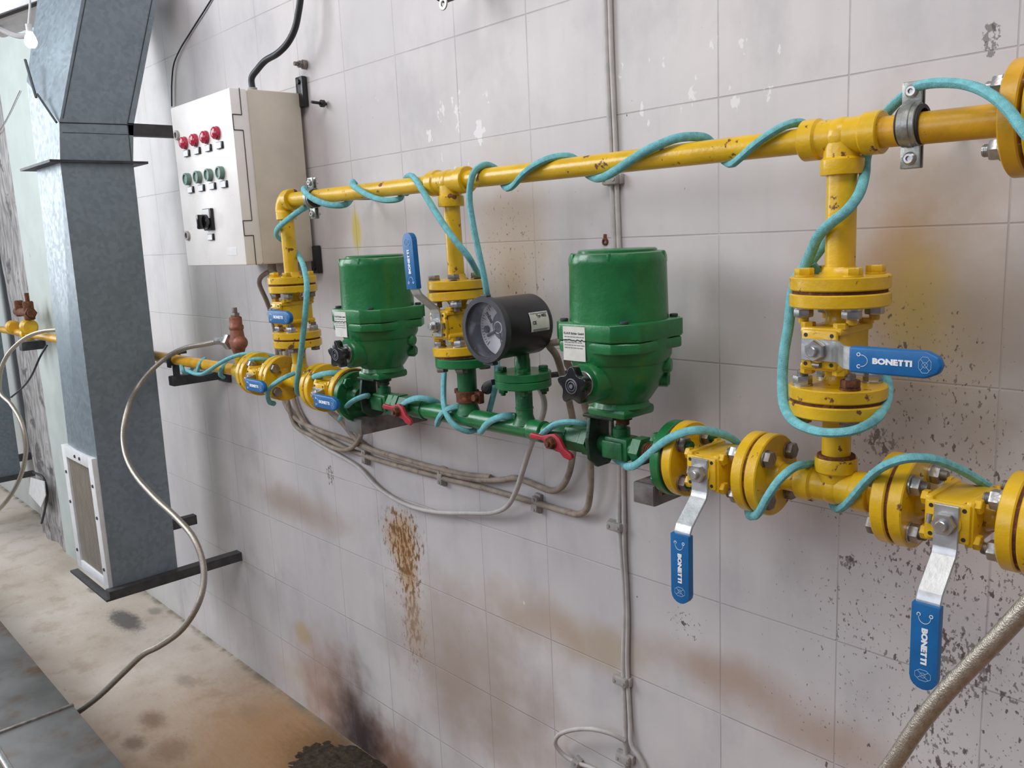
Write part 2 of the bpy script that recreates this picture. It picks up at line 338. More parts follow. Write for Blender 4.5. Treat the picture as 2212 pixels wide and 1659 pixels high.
    def text(s, body, origin, u, v, size, depth=.0004, bold=.0, sx=1.0, align='CENTER'):
        cu = bpy.data.curves.new('lettering', 'FONT'); cu.body = body; cu.size = size; cu.align_x = align; cu.align_y = 'CENTER'
        cu.extrude = depth; cu.offset = bold; cu.resolution_u = 3
        o = bpy.data.objects.new('lettering_source', cu); COL.objects.link(o)
        bpy.context.view_layer.update()
        me = bpy.data.meshes.new_from_object(o.evaluated_get(bpy.context.evaluated_depsgraph_get()))
        bpy.data.objects.remove(o); bpy.data.curves.remove(cu)
        u = V(u).normalized(); v = V(v).normalized(); w = u.cross(v)
        mt = M4((( u.x * sx, v.x, w.x, origin[0]), (u.y * sx, v.y, w.y, origin[1]), (u.z * sx, v.z, w.z, origin[2]), (0, 0, 0, 1)))
        me.transform(s.xf @ mt); s.bm.from_mesh(me); bpy.data.meshes.remove(me); return s
    def build(s, name, mat, parent=None, angle=38):
        bm = s.bm
        for f in bm.faces: f.smooth = True
        lim = radians(angle)
        for e in bm.edges:
            if len(e.link_faces) == 2: e.smooth = e.calc_face_angle(0) < lim
        off = V((0, 0, ZO))
        if parent is None:
            cs = [v.co for v in bm.verts]; mn = V([min(c[i] for c in cs) for i in range(3)]); mx = V([max(c[i] for c in cs) for i in range(3)])
            org = V(((mn.x + mx.x) / 2, (mn.y + mx.y) / 2, mn.z)); loc = org + off
        else:
            pw = world_loc(parent); org = pw - off; loc = None
        bmesh.ops.translate(bm, vec=-org, verts=bm.verts)
        me = bpy.data.meshes.new(name); bm.to_mesh(me); bm.free()
        me.materials.append(MT[mat] if isinstance(mat, str) else mat)
        o = bpy.data.objects.new(name, me); COL.objects.link(o)
        if parent is None: o.location = loc
        else: o.parent = parent
        return o
def world_loc(o):
    p = V(o.location)
    while o.parent: o = o.parent; p += V(o.location)
    return p
def tag(o, label, cat, group=None, kind=None):
    if label: o['label'] = label
    if cat: o['category'] = cat
    if group: o['group'] = group
    if kind: o['kind'] = kind
    return o
def thing(name, loc, label, cat, group=None):
    o = bpy.data.objects.new(name, None); COL.objects.link(o); o.location = V(loc) + V((0, 0, ZO)); o.empty_display_size = .03
    return tag(o, label, cat, group)
def struct(o): o['kind'] = 'structure'; return o
X, Y, Z = V((1, 0, 0)), V((0, 1, 0)), V((0, 0, 1))
def basis(o, a, s_, w): 
    a, s_, w = V(a), V(s_), V(w)
    return M4(((a.x, s_.x, w.x, o[0]), (a.y, s_.y, w.y, o[1]), (a.z, s_.z, w.z, o[2]), (0, 0, 0, 1)))

# ------------------------------------------------------------------ the setting
FZ = -1.403
struct(B().span((-7.5, 0, FZ - .05), (2.2, .15, 1.6)).build('wall_back', 'wall'))
struct(B().span((-7.5, -4.2, FZ - .1), (2.2, .15, FZ)).build('floor', 'floor'))
struct(B().span((-4.33, -.09, FZ), (-3.65, 0, 1.6)).build('trim_1', 'plasterpale'))
# broken edge of the pier, rough plaster
b = B(); t = bmesh.new(); nx, nz = 14, 90; vs = []
for j in range(nz + 1):
    row = []
    for i in range(nx + 1):
        z = FZ + (1.6 - FZ) * j / nz; f = i / nx
        x = -4.75 + .43 * f
        d = mnoise.noise(V((x * 9, z * 3.2, 1))) * .018 + mnoise.noise(V((x * 24, z * 9, 4))) * .008
        if i == 0: x += mnoise.noise(V((0, z * 4, 7))) * .03
        if i == nx: x += mnoise.noise(V((0, z * 3, 17))) * .03; d = 0
        y = -.082 - d * (1 if 0 < i < nx else .2)
        row.append(t.verts.new((x, min(y, -.06), z)))
    row.insert(0, t.verts.new((row[0].co.x - .005, 0, row[0].co.z)))
    vs.append(row)
for j in range(nz):
    for i in range(nx + 1): t.faces.new((vs[j][i], vs[j][i + 1], vs[j + 1][i + 1], vs[j + 1][i]))
bmesh.ops.recalc_face_normals(t, faces=t.faces); b._merge(t)
struct(b.build('trim_2', 'plasterbroken'))

# ------------------------------------------------------------------ pipework helpers
def flange(b, c, axis, R, t=.016, hub=None, hublen=.0):
    """disc whose inner face is at c and which extends t along axis"""
    ch = .0015; b.lathe([(R - ch, 0), (R, ch), (R, t - ch), (R - ch, t)], c, axis, 48)
    if hub: b.lathe([(hub * 1.5, t - .001), (hub * 1.15, t + .004), (hub, t + .010 + hublen)], c, axis, 32)
def hexnut(b, p, d, af, h):
    r = af / 2 / cos(pi / 6); u = V(d).normalized()
    b.lathe([(r * .93, 0), (r, h * .14), (r, h * .86), (r * .93, h)], p, u, 6)
def add_bolt(parent, p, d, grip, big=1.0, mats=('dullsteel', 'steel'), headlab=None):
    """bolt with its head at p, shank along d through grip; nut with thread end beyond, washers at both ends"""
    d = V(d).normalized(); p = V(p); s_ = big
    b = B(); b.cyl(p - d * .0002, p - d * .0022, .0115 * s_, seg=20); hexnut(b, p - d * .002, -d, .0195 * s_, .0082 * s_)
    b.cyl(p - d * .001, p + d * (grip + .019 * s_), .0058 * s_, seg=14)
    for i in range(5): b.cyl(p + d * (grip + (.0105 + i * .0016) * s_), p + d * (grip + (.0113 + i * .0016) * s_), .0064 * s_, seg=14)
    o = b.build('bolt', mats[0], parent)
    n = B(); e = p + d * grip; n.cyl(e + d * .0002, e + d * .0024, .0118 * s_, seg=20); hexnut(n, e + d * .0022, d, .0195 * s_, .0098 * s_)
    n.build('nut', mats[1], o); return o
def flange_bolts(parent, c, axis, Rb, grip, head_end, off=pi / 4, n=4, big=1.0, mats=None, skip=()):
    """c: outer face centre of the flange on the head side; bolts run along -axis*head_end"""
    u, v, d = frame(axis)
    for i in range(n):
        if i in skip: continue
        a = off + 2 * pi * i / n; p = V(c) + (u * cos(a) + v * sin(a)) * Rb
        mm = mats[i] if isinstance(mats, dict) and i in mats else (mats.get('all') if isinstance(mats, dict) else mats) or ('dullsteel', 'steel')
        add_bolt(parent, p, V(axis) * head_end, grip, big, mm)

# -------------------------------------------------- flanged ball valve with blue lever
def ball_valve(name, c, axis, lever, label, R, half=.0635, s0=.0455, detail=1, tilt=None, pipe_mats=None, rb=None, knobs=None, tailflat=False, engr=True, gl=(.060, .156), le=0.0):
    A = V(axis); S = -Y; L = V(lever)
    th = thing('ball_valve', (c[0], c[1], c[2] - (half if abs(A.z) else R)), label, 'valve', 'yellow flanged ball valves with blue lever handles')
    W = A.cross(S) if True else None
    W = S.cross(A) * -1; W = A.cross(S)
    xf = basis(c, A, S, W)
    if tilt: xf = M4.Translation(V(c)) @ M4.Rotation(tilt, 4, 'Y') @ M4.Translation(-V(c)) @ xf
    b = B(xf)
    # body: split block with lugs, necks, ISO pad
    b.box((0, .004, 0), (.050, .078, .046), .006)
    b.box((-.021, .004, 0), (.010, .084, .052), .004); b.box((.021, .004, 0), (.010, .084, .052), .004)
    for a in (-1, 1):
        for s_ in (-.030, .036):
            for w in (-.020, .020):
                b.lathe([(.0085, 0), (.0085, .006), (.0075, .007)], (a * .024, s_, w), (a, 0, 0), 6)
        b.lathe([(.021, .020), (.0155, .030), (.0145, half - .026), (.019, half - .018), (.030, half - .0155)], (0, 0, 0), (a, 0, 0), 28)
    b.box((0, .046, 0), (.046, .007, .044), .003); b.cyl((0, .03, 0), (0, .052, 0), .015, seg=24)
    b.build('body', 'yellow', th)
    for a in (-.017, .017):
        for w in (-.016, .016): pad = B(xf); pad.cyl((a, .0465, w), (a, .0499, w), .0024, seg=10); pad.build('pad_hole', 'rubber', th)
    for a in (-1, 1):
        f = B(xf); flange(f, (a * (half - .016), 0, 0), (a, 0, 0), R)
        f.build('flange', 'yellow', th)
        g = B(xf); g.cyl((a * (half - .001), 0, 0), (a * (half + .005), 0, 0), R * .94, seg=40); g.build('gasket', 'rust', th)
    # lever
    Ll = xf.to_3x3().inverted() @ L; Ll = V((round(Ll.x), round(Ll.y), round(Ll.z))); Wl = V((0, 1, 0)).cross(Ll)
    lv = B(xf); s1 = s0 + .006
    gl = (gl[0] + le, gl[1] + le); prof = [(-.020, s1), (.018 + le * .5, s1), (.026 + le * .55, s1 + .003), (.050 + le, s1 + .036), (.058 + le, s1 + .040), (.136 + le, s1 + .0435)]
    tk = .0036; hw = .0128
    up, dn = [], []
    for i, (l, s_) in enumerate(prof):
        p = V((l, s_)); d = V((prof[min(i + 1, 5)][0] - prof[max(i - 1, 0)][0], prof[min(i + 1, 5)][1] - prof[max(i - 1, 0)][1])).normalized()
        nrm = V((-d.y, d.x)); up.append(p + nrm * tk / 2); dn.append(p - nrm * tk / 2)
    lv.prism([tuple(p) for p in up + dn[::-1]], (0, 0, 0), Ll, (0, 1, 0), -hw, hw, .0008, 1)
    ho = lv.build('lever', 'lever', th, 25)
    # grip with rounded tip
    g = B(xf); a0, a1 = gl; hwg = .0142; poly = [(a0, -hwg), (a1 - .013, -hwg)]
    if not le: poly = [(a0, -hwg), (a1 - .016, -hwg), (a1 - .0035, -.0085), (a1, 0), (a1 - .0035, .0085), (a1 - .016, hwg)]
    for i in range(9 if le else 0):
        an = -pi / 2 + pi * i / 8; poly.append((a1 - .013 + .013 * cos(an), hwg * sin(an) * .98))
    poly += [(a0, hwg)]
    sg = s1 + .0425
    g.prism(poly, V((0, sg, 0)), Ll, Wl, -.0052, .0052, .0028, 3)
    # prism extrudes along Ll x Wl
    go = g.build('grip', 'blue', ho)
    if engr:
        tx = B(xf); so = sg + .0054
        # the printed face looks out from the wall
        base = V((0, so, 0)); mid = (a0 + a1) / 2
        WW = Wl if (Ll.cross(Wl)).y > 0 else -Wl
        tx.text('BONETTI', base + Ll * (mid - .0015), Ll, WW, .0080, .0003, .00046, 1.25)
        tx.build('brand_lettering', 'white', go)
        for ch_, sg_ in (('O', .0060), ('C', -.0068)):
            tm = B(xf); tm.text(ch_, base + Ll * (a0 + .011) + WW * sg_, Ll, WW, .0056, .0002, .0001); tm.build('printed_letter', 'white', go)
        tm = B(xf); arc = [base + Ll * (a0 + .0135 + .0072 * cos(q)) + WW * (.0062 * sin(q) - .0004) for q in [pi / 2 - pi * i / 10 for i in range(11)]]
        tm.tube(arc, .0003, 5, 2); tm.build('printed_arrow', 'white', go)
        tm = B(xf); cx = a1 - .0165; oc = [(cx + .0066 * cos(pi / 8 + pi / 4 * i), .0088 * sin(pi / 8 + pi / 4 * i)) for i in range(9)]
        tm.tube([base + Ll * p + WW * q for p, q in oc], .0003, 5, 2, smooth=False)
        tm.tube([base + Ll * (cx - .0045) + WW * .006, base + Ll * (cx + .0045) - WW * .006], .0003, 5, smooth=False)
        tm.tube([base + Ll * (cx + .0045) + WW * .006, base + Ll * (cx - .0045) - WW * .006], .0003, 5, smooth=False)
        tm.tube([base + Ll * (cx + .0028 * cos(q)) + WW * .0028 * sin(q) for q in [i * pi / 6 for i in range(13)]], .00025, 5, 1)
        tm.build('printed_crest', 'paleblue', go)
    n = B(xf); n.cyl((0, s1 + .0015, 0), (0, s1 + .0035, 0), .0125, seg=24); hexnut(n, (0, s1 + .003, 0), (0, 1, 0), .0215, .0085)
    n.build('stem_nut', 'steel', th)
    n = B(xf); n.cyl((0, .04, 0), (0, s1 + .0175, 0), .0062, seg=16, ch=.001); n.build('stem', 'steel', th)
    n = B(xf); n.cyl(Ll * -.006 + V((0, s1 - .002, 0)) + Wl * -.018, Ll * .004 + V((0, s1 + .0005, 0)) + Wl * -.018, .003, seg=10); n.build('stop_pin', 'dullsteel', th)
    # bolts: heads on the pipe side, nuts on the valve side
    Aw = xf.to_3x3() @ V((1, 0, 0))
    for e in (-1, 1):
        cc = xf @ V((e * (half + .004 + .016), 0, 0))
        mm = (pipe_mats or {}).get(e)
        flange_bolts(th, cc, Aw * e, rb or R * .735, .036, -1, mats=mm)
    return th

XR, XM, XL = -.477, -1.190, -1.790
ZUP = .0965; ZLO = -.326
RR, RM, RL = .0570, .0530, .0555
b1 = ('yellow', 'steel')
ball_valve('ball_valve', (XR, YP, -.149), Z, X, 'ball valve on the right-hand drop pipe, blue lever pointing right across it', RR, .0635, pipe_mats={1: {'all': ('yellow', 'steel')}, -1: {'all': ('dullsteel', 'steel'), 1: ('dullsteel', 'rust')}})
ball_valve('ball_valve', (XM - .002, YP, -.153), Z, Z, 'ball valve on the middle drop pipe beside the gauge, blue lever pointing straight up', RM, .0575, tilt=-.05, le=.008)
ball_valve('ball_valve', (XL, YP, -.153), Z, X, 'ball valve on the left drop pipe below the control box, lever seen end-on', RL, .0610, pipe_mats={1: {'all': ('yellow', 'dullsteel')}})
ball_valve('ball_valve', (-.641, YP, ZLO), X, -Z, 'lower line ball valve bolted to the green flange, blue lever hanging down', .054, le=.014, pipe_mats={-1: {'all': ('green2', 'dullsteel')}})
ball_valve('ball_valve', (-.3275, YP, ZLO), X, -Z, 'lower line ball valve at far right, hanging lever crossed by the steel hose', .054, le=.018)
ball_valve('ball_valve', (-1.943, YP, -.318), X, X, 'lower line ball valve furthest left, near the brass relief valve', .0545, .0595, gl=(.068, .160))
ball_valve('ball_valve', (-1.6255, YP, -.322), X, X, 'lower line ball valve bolted to the left end of the green pipe', .0545, .0595, gl=(.060, .152), pipe_mats={1: {'all': ('green2', 'dullsteel')}})

# -------------------------------------------------- upper yellow pipe with its three drops
up = thing('yellow_header_pipe', (-1.1, YP, -.06), 'long yellow upper pipe with elbow, two tees and three drop legs', 'pipe')
B().tube([(XR + .02, YP, ZUP - .003), (-.262, YP, ZUP - .006)], .0172, 28, smooth=False).build('pipe_run', 'yellow2', up)
B().tube([(XL + .02, YP, ZUP + .003), (XR - .02, YP, ZUP - .003)], .0152, 28, smooth=False).build('pipe_run', 'yellow', up)
def tee(b, c, rb_, hx, hz, rr, dn=-1, bz=.043):
    c = V(c)
    for sx in (-1, 1):
        b.lathe([(rr * .86, 0), (rr * .88, hx - .022), (rr, hx - .019), (rr, hx - .0012), (rr - .0012, hx), (rb_, hx)], c, (sx, 0, 0), 36)
    b.lathe([(rr * .86, 0), (rr * .88, bz - .020), (rr * 1.02, bz - .017), (rr * 1.02, bz - .0012), (rr * 1.0, bz), (rb_, bz)], c, (0, 0, dn), 36)
    b.sphere(c, rr * .93, sub=3)
b = B(); tee(b, (XR, YP, ZUP - .003), .016, .047, 0, .0240); b.build('tee', 'yellow', up)
b = B(); tee(b, (XM - .006, YP, ZUP), .0145, .050, 0, .0228); b.build('tee', 'yellow', up)
# elbow at the left end
b = B(); c = V((XL, YP, ZUP + .003)); rr = .0232
arc = [c + V((.030 - .030 * cos(q) - .006, 0, -.030 + .030 * sin(q) + .003)) for q in [pi / 2 * i / 8 for i in range(9)]]
b.tube([V((XL, YP, ZUP - .036))] + arc[1:-1] + [V((XL + .036, YP, ZUP + .003))], rr * .9, 28, 4)
b.lathe([(rr - .001, 0), (rr, .001), (rr, .016), (rr - .0012, .017)], (XL, YP, ZUP - .040), (0, 0, 1), 32)
b.lathe([(rr - .001, 0), (rr, .001), (rr, .016), (rr - .0012, .017)], (XL + .038, YP, ZUP + .003), (-1, 0, 0), 32)
b.build('elbow', 'yellow', up)
def drop(x0, x1, ztop, zfl, r, R, hub):
    b = B(); b.tube([(x0, YP, ztop), (x1, YP, zfl + .016)], r, 28, smooth=False); b.build('drop_leg', 'yellow', up)
    b = B(); flange(b, (x1, YP, zfl), Z, R, .016, hub); b.build('flange', 'yellow', up)
drop(XR, XR, ZUP - .02, -.149 + .0675, .0172, RR, .018)
drop(XM - .006, XM + .003 - .006, ZUP - .02, -.153 + .0615, .0150, RM, .0155)
drop(XL, XL, ZUP - .02, -.153 + .065, .0160, RL, .0165)
b = B(); flange(b, (-.280, YP, ZUP - .006), -X, .0580, .017, .0175); b.build('flange', 'yellow2', up)
# next pipe, running out of view on the right
nx_ = thing('yellow_pipe', (-.2, YP, .03), 'yellow flange and pipe end leaving the picture at upper right', 'pipe')
b = B(); flange(b, (-.276, YP, ZUP - .006), X, .0580, .018, .0175); b.build('flange', 'yellow', nx_)
B().cyl((-.26, YP, ZUP - .006), (.25, YP, ZUP - .008), .0172).build('pipe_run', 'yellow', nx_)
B().cyl((-.281, YP, ZUP - .006), (-.275, YP, ZUP - .006), .037).build('gasket', 'rust', nx_)
flange_bolts(nx_, (-.258, YP, ZUP - .006), X, .0425, .039, -1, mats={'all': ('steel', 'steel')})

# -------------------------------------------------- lower yellow tee piece on the right
lo = thing('yellow_tee_pipe', (XR, YP, ZLO - .06), 'lower yellow tee piece joining the right drop to the two valves with hanging levers', 'pipe')
b = B(); tee(b, (XR, YP, ZLO), .016, .046, 0, .0245, 1, .038); b.build('tee', 'yellow', lo)
B().cyl((-.560, YP, ZLO), (XR - .02, YP, ZLO), .0170).build('pipe_run', 'yellow', lo)
B().cyl((XR + .02, YP, ZLO), (-.400, YP, ZLO), .0170).build('pipe_run', 'yellow', lo)
b = B(); flange(b, (-.641 + .0675, YP, ZLO), X, .054, .016, .0175); b.build('flange', 'yellow', lo)
b = B(); flange(b, (-.3275 - .0675, YP, ZLO), -X, .054, .016, .0175); b.build('flange', 'yellow', lo)
B().cyl((XR, YP, ZLO + .03), (XR, YP, -.149 - .0675 - .010), .0170).build('riser', 'yellow', lo)
b = B(); flange(b, (XR, YP, -.149 - .0675), -Z, RR, .016, .018); b.build('flange', 'yellow', lo)
b = B(); b.ring((XR, YP, ZLO + .0375), (XR, YP, ZLO + .0415), .0225, .0165); b.build('weld_bead', 'rust', lo)
# right-hand flange beyond the last valve
rp = thing('yellow_pipe', (-.2, YP, ZLO - .055), 'yellow flange and pipe leaving the picture at lower right', 'pipe')
b = B(); flange(b, (-.3275 + .0675, YP, ZLO), X, .054, .016, .0175); b.build('flange', 'yellow', rp)
B().cyl((-.25, YP, ZLO), (.25, YP, ZLO), .0170).build('pipe_run', 'yellow', rp)

# -------------------------------------------------- yellow tee piece under the left drop
lt = thing('yellow_tee_pipe', (XL, YP, -.375), 'yellow tee piece under the left drop between two lower valves', 'pipe')
b = B(); ZL = -.320
b.cyl((-1.875, YP, ZL), (-1.695, YP, ZL), .0170); b.cyl((XL, YP, ZL), (XL, YP, -.240), .0165); b.sphere((XL, YP, ZL), .0215)
b.lathe([(.0235, 0), (.0215, .03), (.0175, .045)], (XL, YP, ZL), (0, 0, 1), 28)
b.build('tee', 'yellow', lt)
b = B(); flange(b, (-1.943 + .0635, YP, -.318), X, .0545, .016, .0175); b.build('flange', 'yellow', lt)
b = B(); flange(b, (-1.6255 - .0635, YP, -.322), -X, .0545, .016, .0175); b.build('flange', 'yellow', lt)
b = B(); flange(b, (XL, YP, -.153 - .065), -Z, RL, .016, .0175); b.build('flange', 'yellow', lt)

# -------------------------------------------------- lower yellow pipe going left behind the duct
ll = thing('yellow_pipe', (-3.2, YP, -.36), 'lower yellow pipe running left behind the sheet metal duct', 'pipe')
B().tube([(-2.03, YP, -.3195), (-4.62, YP, -.335)], .0158, 24, smooth=False).build('pipe_run', 'yellow2', ll)
b = B(); flange(b, (-1.943 - .0635, YP, -.318), -X, .0545, .016, .022); b.build('flange', 'yellow', ll)
b = B(); b.lathe([(.030, 0), (.029, .018), (.0235, .030), (.0235, .052), (.019, .060)], (-2.018, YP, -.319), (-1, 0, 0), 32)
b.lathe([(.0225, 0), (.0225, .028), (.0185, .034)], (-2.088, YP, -.3195), (-1, 0, 0), 32); b.build('reducer', 'yellow', ll)
b = B(); b.cyl((-2.105, YP, -.318), (-2.105, YP, -.270), .0125); b.cyl((-2.105, YP, -.288), (-2.105, YP, -.272), .0150, seg=6); b.build('branch_stub', 'yellow', ll)
b = B(); b.lathe([(.026, 0), (.030, .006), (.030, .024), (.026, .03)], (-4.16, YP, -.333), (-1, 0, 0), 28); b.build('union', 'yellow', ll)

# -------------------------------------------------- brass relief valve with hose
rv = thing('relief_valve', (-2.105, YP, -.270), 'reddish brass angle relief valve standing on the lower yellow pipe', 'valve')
b = B(); b.lathe([(.014, 0), (.0175, .012), (.021, .020), (.0215, .034), (.018, .046), (.0165, .062), (.0185, .065), (.0185, .072), (.016, .076), (.016, .094), (.013, .097)], (-2.105, YP, -.274), Z, 24)
b.sphere((-2.092, YP, -.245), .0195); b.build('valve_body', 'brass', rv)
b = B(); hexnut(b, (-2.105, YP, -.178), Z, .021, .010); b.cyl((-2.105, YP, -.168), (-2.105, YP, -.154), .0065); b.build('cap_stem', 'dullsteel', rv)
b = B(); b.cyl((-2.11, YP, -.245), (-2.145, YP, -.245), .0120); b.build('outlet', 'brass', rv)
b = B(); hexnut(b, (-2.138, YP, -.245), -X, .040, .026); b.build('union_nut', 'steel', rv)

# -------------------------------------------------- green manifold
gm = thing('green_manifold_pipe', (-1.13, YP, -.36), 'green lower pipe with two upright stubs between the actuators', 'pipe')
GZ = -.328
b = B(); b.cyl((-1.335, YP, GZ - .001), (-.985, YP, GZ + .001), .0172, seg=32); b.build('pipe_run', 'green', gm)
b = B(); b.lathe([(.0150, 0), (.0185, .002), (.0185, .030), (.0172, .034)], (-1.340, YP, GZ), X, 32); b.build('coupling', 'green', gm); b = B(); b.lathe([(.0150, 0), (.0185, .002), (.0185, .026), (.0172, .030)], (-.984, YP, GZ), -X, 32); b.build('coupling', 'green', gm)
XG, XS = -1.180, -1.031
b = B(); b.lathe([(.0225, -.004), (.0200, .006), (.0180, .012), (.0178, .03), (.0178, .097)], (XG, YP, GZ + .012), Z, 32); b.build('stub', 'green2', gm)
b = B(); flange(b, (XG - .004, YP, -.153 - .0615), -Z, RM, .016, .0178); b.build('flange', 'green', gm)
b = B(); b.lathe([(.0215, -.004), (.0165, .006), (.0148, .012), (.0148, .068)], (XS, YP, GZ + .012), Z, 28); b.box((XS - .011, YP - .012, GZ + .022), (.008, .008, .012), .003); b.build('stub', 'green2', gm)
b = B(); flange(b, (XS, YP, -.242), -Z, .0480, .0130, .0148); b.build('flange', 'green', gm)
b = B(); b.ring((XS, YP, GZ + .034), (XS, YP, GZ + .038), .0158, .014); b.build('weld_bead', 'green', gm)

# rusty clamp on the left stub, with a black rod to the wall
rc = thing('pipe_clamp', (XG, YP, -.305), 'rusty pipe clamp around the left green stub with a black rod', 'clamp')
b = B(); b.ring((XG, YP, -.298), (XG, YP, -.277), .0215, .0175); b.build('clamp_band', 'rust', rc)
b = B(); b.box((XG + .026, YP + .004, -.288), (.018, .012, .022), .002); b.box((XG - .022, YP - .006, -.279), (.008, .01, .010), .002); hexnut(b, (XG + .028, YP - .004, -.287), -Y, .012, .007); b.build('clamp_lug', 'rust', rc)
b = B(); b.sphere((XG + .030, YP + .022, -.274), .011); b.tube([(XG + .028, YP + .018, -.276), (-1.0750,-0.1876,-0.2472), (-1.062, -.02, -.255), (-1.058, 0.004, -.254)], .0052, 10, 3); b.build('rod', 'darksteel', rc)

# -------------------------------------------------- motor valve bodies, wing-handled cocks
def motor_valve(xc, label, wing_x, wlabel, flx, flmat_side):
    """flx: x of the inner face of the end flange; the flange lies on the side flmat_side of the valve"""
    sd = flmat_side
    mv = thing('motorised_valve_body', (xc, YP, -.37), label, 'valve', 'green valve bodies under the actuators')
    b = B(); b.box((xc, YP, GZ), (.046, .034, .036), .005); b.cyl((xc - .042, YP, GZ), (xc + .042, YP, GZ), .0150)
    b.box((xc - .004, YP - .016, GZ - .002), (.040, .010, .028), .003)
    b.cyl((xc + .030, YP, GZ), (xc + .046, YP, GZ), .0225, seg=6); b.cyl((xc, YP, GZ), (xc, YP, GZ + .030), .0135); b.cyl((xc, YP, GZ + .028), (xc, YP, GZ + .036), .009)
    b.build('valve_body', 'green2', mv)
    b = B(); b.lathe([(.010, 0), (.010, .006), (.0145, .008), (.0145, .026), (.012, .028)], (xc + .003, YP, GZ + .036), Z, 20); b.build('coupling', 'rust' if xc > -1.2 else 'darkgreen', mv)
    b = B(); b.cyl((xc - .0175, YP - .004, GZ + .016), (xc - .0175, YP - .004, -.276), .0035); b.build('guide_pin', 'dullsteel', mv)
    # side plate carrying the actuator
    xp = xc - .042; pd = 1
    b = B(); poly = [(-.026, .050), (.026, .050), (.030, .020), (.034, .0), (.030, -.020), (.016, -.036), (-.012, -.036), (-.030, -.020), (-.033, .012)]
    b.prism(poly, (xp, YP, GZ), Y, Z, -.0035, .0035, .0015)
    b.box((xp + .020, YP, -.2790), (.060, .060, .005), .001); b.build('mounting_bracket', 'darkgreen', mv)
    ns = xc + .044 if sd > 0 else xp; b = B(); b.cyl((ns, YP, GZ), (flx - sd * .012, YP, GZ), .0128)
    for i in range(7): b.ring((ns + sd * (.006 + i * .0035), YP, GZ), (ns + sd * (.008 + i * .0035), YP, GZ), .0145, .012, 24, .0004)
    b.build('threaded_nipple', 'rust', mv)
    b = B(); flange(b, (flx, YP, GZ), (-sd, 0, 0), .0545, .016); b.lathe([(.034, .014), (.026, .020), (.020, .030)], (flx, YP, GZ), (-sd, 0, 0), 28); b.build('flange', 'green', mv)
    # wing-handled cock between the bracket and the manifold
    ck = thing('wing_handle_cock', (wing_x, YP, GZ - .03), wlabel, 'valve', 'small green cocks with red wing handles')
    d = -sd; b = B(); x0 = xp - .006 if d < 0 else xc + .040
    b.cyl((xp if d < 0 else xc + .03, YP, GZ), (x0 + d * .012, YP, GZ), .0165); b.cyl((x0 + d * .010, YP, GZ), (x0 + d * .024, YP, GZ), .0235, seg=6); b.ring((x0 + d * .004, YP, GZ), (x0 + d * .010, YP, GZ), .0205, .012)
    b.cyl((x0 + d * .026, YP, GZ), (x0 + d * .060, YP, GZ), .0215, seg=6); b.cyl((x0 + d * .056, YP, GZ), (x0 + d * .10, YP, GZ), .0200)
    b.cyl((x0 + d * .020, YP, GZ), (-.980 if d < 0 else -1.338, YP, GZ), .0160)
    b.cyl((wing_x, YP, GZ), (wing_x, YP - .032, GZ), .0095); b.build('cock_body', 'green2', ck)
    b = B(); yw = YP - .034
    out = [(-.053, .0035), (-.048, .0095), (-.022, .0080), (-.006, .013), (.006, .015), (.016, .009), (.026, -.006), (.040, -.013), (.043, -.019), (.037, -.0235), (.024, -.021), (.016, -.014), (.008, -.013), (-.006, -.010), (-.022, .0005), (-.050, -.0010)]
    b.prism(out, (wing_x, yw, GZ - .002), X, Z, -.0005, .0060, .0015)
    b.build('wing_handle', 'red', ck)
    b = B(); b.cyl((wing_x, yw - .005, GZ - .002), (wing_x, yw - .008, GZ - .002), .0105, seg=20); hexnut(b, (wing_x, yw - .008, GZ - .002), -Y, .0165, .007); b.cyl((wing_x, yw - .012, GZ - .002), (wing_x, yw - .019, GZ - .002), .0042, seg=12); b.build('handle_nut', 'rust', ck)
XA, XB = -.818, -1.448
motor_valve(XA, 'green valve body and bracket under the right actuator', -.929, 'green cock with red wing handle below the gauge', -.641 - .0675, 1)
motor_valve(XB, 'grimy green valve body under the left actuator', -1.349, 'green cock with red wing handle in front of the left tube bracket', -1.6255 + .0635, -1)

